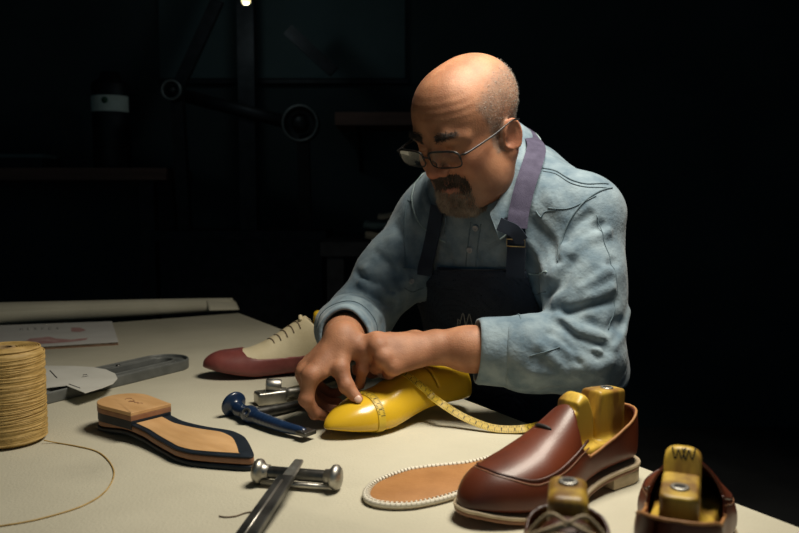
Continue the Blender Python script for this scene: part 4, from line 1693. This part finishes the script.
for nm, z0, z1, g, mm in (('heel_rubber', .0182, .0310, .001, 'navy_leather'), ('heel_lift', .0310, .0385, .0015, 'midbrown'), ('heel_cap', .0385, .0440, .0015, 'light_leather')):
    MB().prism(heel_outline(g), z0, z1, .0008).build(nm, M[mm], su, False)
sc_ = MB()
for pl in ([(.045, .016), (.040, .017), (.036, .012), (.040, .008)], [(.050, .014), (.056, .013), (.058, .009), (.053, .008), (.056, .004), (.062, .010), (.066, .007), (.070, .011), (.074, .007), (.078, .012), (.083, .009)],):
    sc_.tube(spline([(x, y - .008, .0441) for x, y in pl], 5), .0006, 5)
sc_.build('stamped_script', M['midbrown'], su)

# ------------------------------------------------------------------ spool of waxed thread
sc0 = T(8.5, 441)
sp_ = thing('thread_spool', 'big spool of tan waxed thread at the left edge', 'thread spool', tuple(sc0))
SR_, SH = .0515, .137
wd = MB()
prof = [(.013, .003), (SR_ - .006, .002), (SR_ - .001, .006)]
for k in range(60):
    z = .008 + (SH - .016) * k / 59
    prof.append((SR_ + .0006 + .0006 * math.sin(k * 1.7) + .0005 * math.sin(k * 4.1), z))
prof += [(SR_ - .002, SH - .004), (SR_ - .007, SH), (.030, SH + .0005), (.013, SH)]
wd.lathe(prof, 64)
for k in range(66):
    z0 = .007 + (SH - .014) * ((k * .618) % 1)
    ph = k * 2.4
    tl_ = .0035 * math.sin(k * 1.3) + (.011 * math.sin(k * 2.9) if k % 6 == 0 else 0)
    r_ = SR_ + .0006 + .0004 * math.sin(k * 7.7)
    wd.tube([(r_ * math.cos(q), r_ * math.sin(q), min(max(z0 + tl_ * math.sin(q + ph), .004), SH - .004)) for q in np.linspace(0, 2 * math.pi, 44, endpoint=False)], .0011, 5, True)
for k in range(9):
    r_ = .018 + .0036 * k
    wd.tube([(r_ * math.cos(q), r_ * math.sin(q), SH + .0004) for q in np.linspace(0, 2 * math.pi, 36, endpoint=False)], .0014, 5, True)
wd.build('wound_thread', M['thread'], sp_)
MB().lathe([(.0105, .001), (.0145, .001), (.0145, SH + .002), (.0105, SH + .002), (.0105, .001)], 32).build('cardboard_core', M['kraft'], sp_, sharp=40)
MB().lathe([(0, SH - .02), (.0105, SH - .02)], 24).build('core_hole', M['black'], sp_)
tp_ = [T(x, y, TZ + .0012) for x, y in ((44, 443), (58, 443), (76, 446), (96, 451), (108, 460), (114, 472), (110, 485), (100, 496), (82, 506), (58, 514), (30, 521), (0, 526), (-25, 529))]
tp_[0][2] += .004
MB().tube(spline(tp_, 8), .0009, 6).build('loose_thread', M['thread'], sp_, True, True)

# ------------------------------------------------------------------ grey size gauge, pattern card, booklet
g0, g1 = T(182, 364), T(40, 398)
gd = unit(g1 - g0)
grz = math.atan2(gd[1], gd[0])
gg_ = thing('metal_frame_tool', 'long grey metal frame tool with a rounded slotted end', 'tool', (g0[0], g0[1], TZ), grz)
GH = .052
GLN = .44


def stad(P, r, x0, x1):
    q = P[:, 0] - np.clip(P[:, 0], x0, x1)
    return np.hypot(q, P[:, 1]) - r


def gframe(P):
    o = np.maximum(stad(P, GH, GH, GLN - .02), P[:, 0] - GLN)
    d = smax(o, np.abs(P[:, 2] - .0105) - .0105, .002)
    d = smax(d, -np.maximum(stad(P, GH - .0045, GH, GLN), .014 - P[:, 2]), .0015)        # channel
    lip = np.maximum(np.abs(stad(P, .0235, GH + .004, GLN)) - .0032, np.abs(P[:, 2] - .010) - .0100)
    d = smin(d, np.maximum(lip, P[:, 0] - GLN), .0015)
    return smax(d, -np.maximum(stad(P, .0200, GH + .004, GLN), -P[:, 2]), .0012)


sdf_obj('frame', gframe, (-.004, -GH - .006, -.003), (GLN + .004, GH + .006, .024), .0017, M['grey_metal'], gg_)
MB().box((GH, -.019, .0015), (GLN - .004, .019, .0055)).build('slot_floor', M['dark_grey'], gg_, False)
for sy in (-1, 1):
    MB().beam((.15, sy * .0375, .0150), (GLN - .01, sy * .0375, .0150), .006, .0030).build('guide_rod', M['steel'], gg_, False)
MB().lathe([(0, .019), (.0045, .019), (.0045, .008), (0, .008)], 16, Matrix.Translation((.135, -.0375, 0))).build('stop_knob', M['dark_steel'], gg_)

cz = TZ + .0225
co = [T(x, y, cz) for x, y in ((30, 366), (75, 366.5), (92, 367.5), (106, 370), (115, 374), (117.5, 379), (113, 384), (103, 388), (85, 393.5), (66, 386), (48, 388), (28, 394))]
cc_ = np.mean(co, axis=0)
card = thing('pattern_card', 'grey cardboard shoe pattern lying on the grey metal frame tool', 'card', tuple(cc_))
n_ = len(co)
vv = [tuple(p) for p in co] + [tuple(p + np.array([0, 0, .0012])) for p in co]
MB().add(vv, [tuple(range(n_)), tuple(range(2 * n_ - 1, n_ - 1, -1))] + [(k, k + n_, (k + 1) % n_ + n_, (k + 1) % n_) for k in range(n_)]).build('card_sheet', M['card'], card, False, True)
for pl, r_ in (([(50, 370.5), (57, 378)], .0009), ([(69, 384), (80, 388)], .0007), ([(83, 375), (87, 374.5)], .0008), ([(82, 377), (88, 376)], .0006), ([(44, 374), (45.5, 377)], .0016)):
    MB().tube([T(x, y, cz + .0016) for x, y in pl], r_, 5).build('printed_line', M['black'], card, True, True)

bq_ = [T(112, 324), T(118.5, 345), T(-14, 353), T(-22, 329)]
bc = np.mean(bq_, axis=0)
bk = thing('booklet', 'white booklet with pink printing lying in front of the rolled canvas', 'booklet', tuple(bc))


def quad_solid(q, z0, z1, name, m, parent):
    v = [(p[0], p[1], z0) for p in q] + [(p[0], p[1], z1) for p in q]
    return MB().add(v, [(0, 1, 2, 3), (7, 6, 5, 4), (0, 4, 5, 1), (1, 5, 6, 2), (2, 6, 7, 3), (3, 7, 4, 0)]).build(name, m, parent, False, True)


def inset(q, k):
    c = np.mean(q, axis=0)
    return [c + (p - c) * k for p in q]


quad_solid(bq_, TZ + .0004, TZ + .0018, 'back_cover', M['midbrown'], bk)
quad_solid(inset(bq_, .992), TZ + .0018, TZ + .0070, 'pages', M['lace'], bk)
quad_solid(bq_, TZ + .0070, TZ + .0080, 'front_cover', M['page'], bk)
bz = TZ + .0083


def flat_poly(px, name, m, parent, z):
    q = [T(x, y, z) for x, y in px]
    return MB().add(q, [tuple(range(len(q)))][:1]).build(name, m, parent, False, True)


flat_poly([(22, 343), (30, 338.5), (40, 337.5), (49, 336.5), (56, 338.5), (70, 339.5), (88, 338), (86, 340), (70, 342), (55, 343), (40, 344), (30, 344)][::-1], 'printed_picture', M['pink'], bk, bz)
flat_poly([(71, 327.5), (80, 327.5), (86, 330), (80, 332), (71, 331.5)][::-1], 'printed_picture', M['pink'], bk, bz)
let = MB()
# small capitals, too small to read: H E R F A
L5 = {'H': [((0, 0), (0, 1)), ((1, 0), (1, 1)), ((0, .5), (1, .5))], 'E': [((0, 0), (0, 1)), ((0, 0), (1, 0)), ((0, .5), (.8, .5)), ((0, 1), (1, 1))], 'R': [((0, 0), (0, 1)), ((0, 1), (1, .8)), ((1, .8), (0, .5)), ((0, .5), (1, 0))], 'F': [((0, 0), (0, 1)), ((0, .5), (.8, .5)), ((0, 1), (1, 1))], 'A': [((0, 0), (.5, 1)), ((.5, 1), (1, 0)), ((.25, .4), (.75, .4))]}
for i, ch in enumerate('HERFEA'):
    x0 = 20 + i * 7.2
    for (u0, v0), (u1, v1) in L5[ch]:
        let.tube([T(x0 + 2.6 * u0, 330.2 - 1.9 * v0 - i * .16, bz), T(x0 + 2.6 * u1, 330.2 - 1.9 * v1 - i * .16, bz)], .0007, 4)
let.build('title_letters', M['greyprint'], bk, True, True)

# ------------------------------------------------------------------ rolled canvas along the far edge of the table
ra, rb_ = T(-40, 331), T(236, 313)
ax = unit(rb_ - ra)
sd = np.array([-ax[1], ax[0], 0])
rl = thing('canvas_roll', 'rolled up cream canvas along the far edge of the table', 'canvas', tuple(ra))
v, f = [], []
NS, NA = 40, 46
for i in range(NS):
    s_ = i / (NS - 1)
    R_ = .034 - .014 * s_ ** 1.3
    c = ra + (rb_ - ra) * s_ + sd * (.045) + np.array([0, 0, R_ + .003])
    for k in range(NA):
        a = -math.pi * .62 + 2 * math.pi * 1.22 * k / (NA - 1)
        rr_ = R_ * (1 - .20 * k / (NA - 1)) * (1 + .03 * math.sin(3 * a + 5 * s_))
        v.append(c + sd * (rr_ * 1.35 * math.sin(a)) + np.array([0, 0, -rr_ * math.cos(a)]))
for i in range(NS - 1):
    for k in range(NA - 1):
        f.append((i * NA + k, i * NA + k + 1, (i + 1) * NA + k + 1, (i + 1) * NA + k))
o = MB().add(v, f).build('rolled_sheet', M['canvas'], rl, True, True)
sm = o.modifiers.new('thickness', 'SOLIDIFY')
sm.thickness = .0022
sm.offset = 0
# the loose flap at its end
c = rb_ + sd * .045
fl_v, fl_f = [], []
for i in range(12):
    s_ = i / 11
    for k in range(10):
        u = k / 9
        p = rb_ - ax * .085 + ax * (.092 * s_) + sd * (-.012 + .10 * u) + np.array([0, 0, .003 + .040 * math.sin(math.pi * min(u * .72 + .10, 1)) * (1 - .25 * s_)])
        fl_v.append(p)
for i in range(11):
    for k in range(9):
        fl_f.append((i * 10 + k, (i + 1) * 10 + k, (i + 1) * 10 + k + 1, i * 10 + k + 1))
o = MB().add(fl_v, fl_f).build('loose_flap', M['canvas'], rl, True, True)
sm = o.modifiers.new('thickness', 'SOLIDIFY')
sm.thickness = .002

# ------------------------------------------------------------------ half made boot behind the hands
loc, rz, ln = place((208, 377), (348, 372))
BF = Foot(.285, [(0, .031), (.12, .034), (.3, .033), (.42, .034), (.55, .041), (.68, .047), (.78, .044), (.88, .042), (1, .038)], [(0, 0), (.3, 0), (.5, .004), (.7, .002), (1, -.004)],
          [(0, .010), (.2, .009), (.35, .006), (.5, .002), (.64, .001), (.76, .006), (.88, .014), (1, .024)],
          [(0, .118), (.1, .122), (.22, .122), (.30, .120), (.40, .102), (.50, .083), (.60, .066), (.70, .055), (.82, .051), (1, .049)], toe=.25, heel=.11, top=[(0, 2.6), (.3, 2.0), (.45, 1.8), (.7, 2.0), (1, 2.2)], toez=.15, heelz=.02, side=-1)
bt = thing('unfinished_boot', 'cream boot with oxblood lower part and laces behind his hands', 'boot', loc, rz)
BLN = .285


def band_z(t):
    return np.interp(t, [0, .12, .3, .5, .62, .70, .76, .84, 1], [.052, .050, .044, .040, .040, .045, .060, .2, .2])


def boot_up(P):
    d = smax(BF.d(P, 0), -np.maximum(BF.d(P, -.0060), .03 - P[:, 2]), .0008)
    t = P[:, 0] / BLN
    tl = np.interp(t, [0, .06, .14, .24, .30, .335, .36], [.104, .102, .098, .102, .118, .119, .3])
    tl = np.where(t > .335, .3, tl)
    d = smax(d, (P[:, 2] - tl) * .6, .0014)
    return d


sdf_obj('cream_upper', boot_up, (-.01, -.06, -.002), (BLN + .01, .06, .13), .0019, M['cream_leather'], bt)
sdf_obj('oxblood_lower', lambda P: smax(smax(BF.d(P, .0028), P[:, 2] - band_z(P[:, 0] / BLN), .002), -BF.d(P, -.001), .001), (-.012, -.062, -.006), (BLN + .012, .062, .09), .0019, M['oxblood'], bt)
for i, t in enumerate((.375, .42, .465, .51, .555)):
    w_ = .013
    y = np.linspace(-.006, .022, 9)
    row = [(t * BLN - .5 * q, q, BF.top_at(t * BLN - .5 * q, q) + .0004) for q in y]
    MB().tube(row, .0012, 6).build('lace', M['lace'], bt)
tabz = BF.top_at(.33 * BLN, 0)
MB().tube([(.335 * BLN, q, BF.top_at(.335 * BLN, q) + .002 + .002 * math.sin(q * 600)) for q in np.linspace(-.014, .014, 12)], [.002] + [.0042] * 10 + [.002], 8).build('tongue', M['cream_leather'], bt)
bl = thing('shoe_last', 'yellow last standing in the cream boot behind his sleeve', 'shoe last', loc, rz)


def boot_last(P):
    d = smax(BF.d(P, -.0085), np.maximum(P[:, 2] - .075, .0325 - P[:, 2]), .003)
    b = rbox(P, (.046, 0, .085), (.024, .0165, .043), .010)
    return smin(d, b, .008)


sdf_obj('last_body', boot_last, (0, -.05, .0), (BLN, .05, .135), .0022, M['yellow'], bl)

# ------------------------------------------------------------------ steel lasting pincers behind the blue hammer
pn = thing('lasting_pincers', 'worn steel lasting pincers with a round hammer knob', 'pincers', tuple(T(276, 398)))
j0, j1 = T(258, 398, TZ + .012), T(300, 393, TZ + .012)
pa = unit((j1 - j0) * [1, 1, 0])
pb = np.array([-pa[1], pa[0], 0])
pA = np.stack([pa, pb, (0, 0, 1)], 1)
jc = j0 + pa * .022


def pincer_jaw(P):
    d = rbox(P, jc + np.array([0, 0, -.0005]), (.026, .015, .0112), .0035, pA)
    d = smin(d, cap(P, jc + pa * .012 + np.array([0, 0, .002]), jc + pa * .052 + np.array([0, 0, .004]), .011, .007), .008)
    q = (P - jc) @ pA
    return d


sdf_obj('jaw', pincer_jaw, jc - .09, jc + .09, .0016, M['steel'], pn, True)
kM = Matrix.Translation(Vector(jc + pa * .006 + np.array([0, 0, .0195]))) @ Vector(unit(pa * .95 - np.array([0, 0, .08]) - pb * .25)).to_track_quat('Z', 'Y').to_matrix().to_4x4()
MB().lathe([(0, -.013), (.0095, -.013), (.0110, -.011), (.0110, .010), (.0095, .0130), (0, .0135)], 24, kM).build('hammer_knob', M['steel'], pn, True, True, 50)
for k, (px, dz) in enumerate((([(290, 391), (312, 385), (336, 377), (362, 366)], .014), ([(292, 394), (312, 391), (336, 386), (362, 377)], .0105))):
    P_ = spline([T(x, y, TZ + dz) for x, y in px], 8)
    MB().tube(P_, np.linspace(.0085, .0060, len(P_)), 10, flat=.8).build('handle', M['steel'], pn, True, True)

# ------------------------------------------------------------------ blue hammer
bh = thing('hammer', 'blue enamelled cobbler hammer head with a dark handle', 'hammer', tuple(T(262, 420)))
h0 = D(233.5, 404, 1.238)
h1 = h0 + np.array([.020, -.021, -.0075])
h2, h3 = T(278, 425, TZ + .0125), T(303, 431.5, TZ + .0115)
fdir = unit(h1 - h0)
HM = Matrix.Translation(Vector(h0)) @ Vector(-fdir).to_track_quat('Z', 'Y').to_matrix().to_4x4()
MB().lathe([(0, .0078), (.010, .0072), (.0180, .0048), (.0212, .0015), (.0215, -.002), (.0195, -.0045), (.0125, -.0065), (.0085, -.012), (.0090, -.021), (0, -.021)], 40, HM).build('face', M['blue_paint'], bh, True, True)


def hneck(P):
    pts = spline([h0 + fdir * .012, h1, h2, h3], 12)
    n = len(pts)
    rad = np.interp(np.linspace(0, 1, n), [0, .25, .5, .85, 1], [.0090, .0115, .0105, .0075, .0060])
    d = chain(P, pts, rad, .0012)
    c = h1 + (h2 - h1) * .22
    d = smin(d, np.linalg.norm(P - c, axis=1) - .0135, .010)
    return d


def hpeen(P):
    t_ = unit(h3 - h2)
    s_ = unit(np.cross(t_, (0, 0, 1)))
    A = np.stack([t_, s_, np.cross(s_, t_)], 1)
    return rbox(P, h3 + t_ * .006, (.010, .0125, .0035), .0012, A)


sdf_obj('neck', hneck, np.min([h0, h3], 0) - .03, np.max([h0, h3], 0) + .03, .0014, M['blue_paint'], bh, True)
sdf_obj('peen', hpeen, h3 - .03, h3 + .03, .0011, M['dark_steel'], bh, True)
eye = h1 + (h2 - h1) * .22
eM = Matrix.Translation(Vector(eye)) @ Vector(unit(np.array([-.25, -.75, .45]))).to_track_quat('Z', 'Y').to_matrix().to_4x4()
MB().lathe([(0, .0138), (.0040, .0140), (.0044, .0172), (.0068, .0172), (.0074, .0150), (.0074, .006), (0, .006)], 24, eM).build('eye_ring', M['steel'], bh, True, True, 50)
hp = spline([eye + np.array([0, .006, 0]), T(284, 408, TZ + .0095), T(304, 403, TZ + .0095), T(322, 399, TZ + .0095)], 8)
MB().tube(hp, np.linspace(.0090, .0075, len(hp)), 12).build('handle', M['dark_steel'], bh, True, True)

# ------------------------------------------------------------------ steel bobbin tool and the blade across it
b0, b1 = T(254, 471, TZ + .0162), T(341, 478, TZ + .0162)
bx = unit(b1 - b0)
dl = float(np.linalg.norm(b1 - b0))
bM = Matrix.Translation(Vector(b0)) @ Vector(bx).to_track_quat('Z', 'Y').to_matrix().to_4x4()
dm = thing('burnishing_tool', 'steel bar tool with a mushroom head at each end', 'tool', tuple((b0 + b1) / 2))
MB().lathe([(0, .012), (.0075, .012), (.0078, .016), (.0078, dl - .018), (.0075, dl - .012), (0, dl - .012)], 28, bM).build('bar', M['dark_steel'], dm, True, True, 50)
hd = [(0, -.0015), (.006, -.0012), (.012, .0006), (.0152, .0040), (.0158, .0070), (.0150, .0100), (.0115, .0128), (.0095, .0150), (.0092, .0200), (0, .0200)]
MB().lathe(hd, 36, bM).build('mushroom_head', M['steel'], dm, True, True)
MB().lathe([(r_, dl - z) for r_, z in hd][::-1], 36, bM).build('mushroom_head', M['steel'], dm, True, True)
lo_ = np.array([.001, -.009, -.011])
MB().tube([b0 + bx * .010 + lo_ * .9, b1 - bx * .010 + lo_ * .9], .0038, 10).build('guard_rod', M['steel'], dm, True, True)

kX, kE = T(288, 479, TZ + .0252), T(229, 566, TZ + .0012)
kd_ = kX - kE
k0, k1, k2, k3 = kX + kd_ * .24, kX, kX - kd_ * .5, kE + kd_ * .22
kn = thing('knife', 'flat steel knife with a dark handle resting across the steel bar', 'knife', tuple(k2))
kd = unit(k3 - k0)
ks = unit(np.cross(kd, (0, 0, 1)))
ku = np.cross(ks, kd)
if ku[2] < 0:
    ku = -ku


def bar_solid(p, q, w0, w1, th, name, m, bev=.0012):
    v = []
    for c, w_ in ((p, w0), (q, w1)):
        for a_, b_ in ((-1 + bev / w_ * 2, 0), (1 - bev / w_ * 2, 0), (1, bev), (1, th - bev), (1 - bev / w_ * 2, th), (-1 + bev / w_ * 2, th), (-1, th - bev), (-1, bev)):
            v.append(c + ks * a_ * w_ / 2 + ku * b_)
    f = [tuple(range(7, -1, -1)), tuple(range(8, 16))] + [(k, (k + 1) % 8, (k + 1) % 8 + 8, k + 8) for k in range(8)]
    return MB().add(v, f).build(name, m, kn, False, True)


bar_solid(k0, k1 + kd * .006, .0115, .0165, .0045, 'blade', M['steel'])
bar_solid(k1 + kd * .006, k3 + kd * .03, .0190, .0235, .0085, 'handle', M['dark_steel'])
MB().tube([k1 + kd * .02 + ku * .0090, k3 + kd * .02 + ku * .0090], .0016, 6).build('handle_rib', M['steel'], kn, True, True)

th = MB().tube(spline([T(x, y, TZ + .0011) for x, y in ((219, 516), (226, 517), (236, 516), (245, 513), (252, 512), (260, 513.5))], 6), .0008, 6).build('thread_snippet', M['lace'], None)
tag(th, 'short dark snippet of thread on the canvas beside the knife handle', 'thread')

# ------------------------------------------------------------------ the dark workshop behind
sh = thing('wall_shelf', 'dark brown wooden shelf on the back wall at left', 'shelf', (-1.75, 3.5, 0))
sz = float(D(60, 168, 3.3)[2])
MB().box((-2.4, 3.28, sz - .05), (-.98, 3.69, sz)).build('board', M['old_wood'], sh, False, True)
for x in (-2.3, -1.08):
    MB().box((x - .03, 3.33, 0), (x + .03, 3.39, sz - .051)).build('post', M['iron'], sh, False, True)
    MB().box((x - .03, 3.62, 0), (x + .03, 3.68, sz - .051)).build('post', M['iron'], sh, False, True)
ct = D(111, 100, 3.42)
can = thing('glue_can', 'dark can with a pale paper label standing on the shelf', 'can', (ct[0], ct[1], sz))
ch_ = float(D(111, 95, 3.42)[2]) - sz + .05
MB().lathe([(0, .0), (.078, 0), (.080, .004), (.080, ch_ - .012), (.075, ch_), (.045, ch_ + .02), (.04, ch_ + .045), (0, ch_ + .05)], 40).build('can_body', M['iron'], can)
zl0, zl1 = float(D(111, 111, 3.35)[2]) - sz, float(D(111, 95, 3.35)[2]) - sz
v, f = [], []
for k in range(25):
    a = math.radians(-170 + 160 * k / 24)
    for z in (zl0, zl1):
        v.append((.0815 * math.cos(a), .0815 * math.sin(a), z))
for k in range(24):
    f.append((2 * k, 2 * k + 2, 2 * k + 3, 2 * k + 1))
M['label'] = mat('pale_label', (.52, .55, .48), (.60, .63, .56), 20, rough=.8)
MB().add(v, f).build('paper_label', M['label'], can)
M['green'] = mat('green_print', (.03, .10, .05), rough=.7)
cM = Matrix.Translation((.003, -.0822, (zl0 + zl1) / 2 + .012)) @ Matrix.Rotation(math.pi / 2, 4, 'X')
MB().lathe([(0, .0006), (.014, .0006), (.014, -.001)], 20, cM).build('label_mark', M['green'], can)
blk = thing('box', 'low dark grey flat box lying on the wall shelf at the left edge', 'box', (-1.72, 3.42, sz))
MB().box((-.22, -.09, 0), (.20, .09, .045)).build('box_body', M['iron'], blk, False)
MB().box((-.225, -.095, .045), (.205, .095, .06)).build('lid', M['panel'], blk, False)

# finishing machine: column, bars, two wheels
mc = thing('finishing_machine', 'dark shoe finishing machine with two round wheels', 'machine', (-.55, 3.25, 0))
w1, w2 = D(173, 91, 3.2), D(301, 124, 3.2)
mx_ = (w1[0] + w2[0]) / 2
MB().box((w1[0] - .10, 3.30, 0), (w2[0] + .07, 3.60, .93)).build('cabinet', M['iron'], mc, False, True)
MB().box((w1[0] - .12, 3.28, .93), (w2[0] + .09, 3.62, .97)).build('cabinet_top', M['iron'], mc, False, True)
col_ = D(247, 60, 3.35)
MB().box((col_[0] - .035, 3.32, .97), (col_[0] + .035, 3.40, 2.0)).build('column', M['iron'], mc, False, True)
MB().tube([(w1[0], 3.32, w1[2]), (w2[0], 3.32, w2[2])], .028, 14).build('axle', M['iron'], mc, True, True)
for (p, r_) in ((w1, .040), (w2, .075)):
    wm_ = Matrix.Translation(Vector(p)) @ Matrix.Rotation(math.pi / 2, 4, 'X')
    MB().lathe([(0, .03), (r_ * .35, .03), (r_ * .4, .01), (r_ * .8, .008), (r_ * .85, .026), (r_, .026), (r_ * 1.02, .0), (r_, -.03), (0, -.03)], 36, wm_).build('wheel', M['iron'], mc, True, True)
    MB().tube([p + np.array([r_ * .93 * math.cos(q), -.029, r_ * .93 * math.sin(q)]) for q in np.linspace(0, 2 * math.pi, 40, endpoint=False)], .006, 6, True).build('rim', M['grey_metal'], mc, True, True)
    MB().beam((p[0], 3.26, p[2]), (p[0], 3.34, .95), .05, .05, (1, 0, 0)).build('bearing_post', M['iron'], mc, False, True)
for px in ([(218, 0), (178, 88)], [(288, 30), (334, 72)]):
    a, b = D(*px[0], 3.3), D(*px[1], 3.3)
    MB().beam(a, b, .05, .03, (0, 1, 0)).build('slanted_bar', M['iron'], mc, False, True)
pnl = thing('board_panel', 'pale greenish board fixed to the back wall behind the machine', 'board', (-.6, 3.69, 1.7))
p0, p1 = D(160, 78, 3.66), D(405, 8, 3.66)
MB().box((p0[0], 3.665, p0[2]), (p1[0], 3.695, p1[2] + .2)).build('board_face', M['panel'], pnl, False, True)
q0, q1 = D(158, 83, 3.64), D(408, 79, 3.64)
MB().box((q0[0], 3.645, q0[2]), (q1[0], 3.698, q1[2])).build('board_ledge', M['iron'], pnl, False, True)
rs = thing('wall_shelf', 'reddish wooden shelf on the back wall behind his head', 'shelf', (.0, 3.6, 1.5))
q0, q1 = D(335, 125, 3.4), D(470, 112, 3.4)
MB().box((q0[0], 3.4, q0[2]), (q1[0], 3.695, q1[2])).build('board', M['old_wood'], rs, False, True)
for x in (q0[0] + .1, q1[0] - .1):
    MB().beam((x, 3.45, q0[2] - .001), (x, 3.69, q0[2] - .18), .03, .02, (1, 0, 0)).build('bracket', M['iron'], rs, False, True)

# bench with papers, just behind him
bn = thing('side_bench', 'dark side bench against the back wall behind his shoulder', 'bench', (.1, 3.2, 0))
bz_ = float(D(385, 240, 2.9)[2])
MB().box((-.28, 2.75, bz_ - .05), (.75, 3.4, bz_)).build('bench_top', M['iron'], bn, False, True)
for x in (-.23, .7):
    for y in (2.8, 3.35):
        MB().box((x - .03, y - .03, 0), (x + .03, y + .03, bz_ - .051)).build('leg', M['iron'], bn, False, True)
M['dimleather'] = mat('folded_leather', (.20, .17, .12), (.30, .26, .19), 12, rough=.8)
px_ = D(392, 222, 2.9)[0]
zz = bz_
for k, (lab, mm, dx, w_, h_) in enumerate((('folded brown leather piece, bottom of the pile behind his shoulder', 'dimleather', .00, .19, .030), ('greyish folded sheet in the middle of the pile behind his shoulder', 'panel', -.02, .16, .022), ('pale folded sheet on top of the pile behind his shoulder', 'dimleather', .02, .14, .018))):
    sv, sf = [], []
    for i in range(14):
        for j in range(8):
            u, w__ = i / 13 - .5, j / 7 - .5
            sv.append((u * w_, w__ * .20, .004 * math.sin(9 * u + k) + .003 * math.cos(7 * w__) + .004))
    for i in range(13):
        for j in range(7):
            sf.append((i * 8 + j, (i + 1) * 8 + j, (i + 1) * 8 + j + 1, i * 8 + j + 1))
    o = MB().add(sv, sf).build('folded_leather', M[mm], None)
    o.location = (px_ + dx, 2.90, zz + .001 + h_)
    sm = o.modifiers.new('thickness', 'SOLIDIFY')
    sm.thickness = h_ - .004
    sm.offset = -1
    tag(o, lab, 'leather', 'folded leathers on the side bench')
    zz += h_ + .012

# hanging bulb at the top of the picture
lb = D(246, -1, 3.0)
hl_ = thing('hanging_bulb', 'small lit bulb hanging at the top of the back wall', 'lamp', (lb[0], lb[1], lb[2]))
M['bulb'] = glow('lit_bulb', (1.0, .80, .42), 1.1)
MB().lathe([(0, -.022), (.010, -.020), (.016, -.012), (.018, 0), (.016, .014), (.013, .028), (.012, .036), (0, .036)], 24).build('bulb', M['bulb'], hl_)
MB().lathe([(0, .034), (.016, .034), (.018, .04), (.018, .075), (.008, .085), (0, .085)], 20).build('socket', M['iron'], hl_)
MB().tube([(0, 0, .08), (0, 0, WH - lb[2])], .004, 6).build('cord', M['iron'], hl_)
lamp('bulb_light', 'POINT', (lb[0], lb[1], lb[2] - .05), .55, (.75, .95, 1.0), None, shadow_soft_size=.03)

# flesh gives where the hands rest on the last and the tape
bo = [o for o in person.children if o.name.startswith('body')][0]
nv = len(bo.data.vertices)
co_ = np.empty(nv * 3, np.float32)
bo.data.vertices.foreach_get('co', co_)
co_ = co_.reshape(-1, 3).astype(float)
off_ = np.array([person.location[0], person.location[1], person.location[2]])
near_ = np.flatnonzero((np.linalg.norm(co_ + off_ - wpt(.14, 0, .05), axis=1) < .22) & ((co_ + off_)[:, 2] < TZ + .14))
for _ in range(4):
    Pn = co_[near_] + off_
    e_ = ylast_w(Pn)
    k_ = e_ < .0024
    if not k_.any():
        break
    p = Pn[k_]
    ee = .001
    g = np.stack([ylast_w(p + np.eye(3)[i] * ee) - ylast_w(p - np.eye(3)[i] * ee) for i in range(3)], 1)
    g /= np.linalg.norm(g, axis=1)[:, None] + 1e-9
    co_[near_[k_]] += g * np.clip(.0026 - e_[k_], 0, .004)[:, None]
bo.data.vertices.foreach_set('co', co_.astype(np.float32).ravel())
bo.data.update()
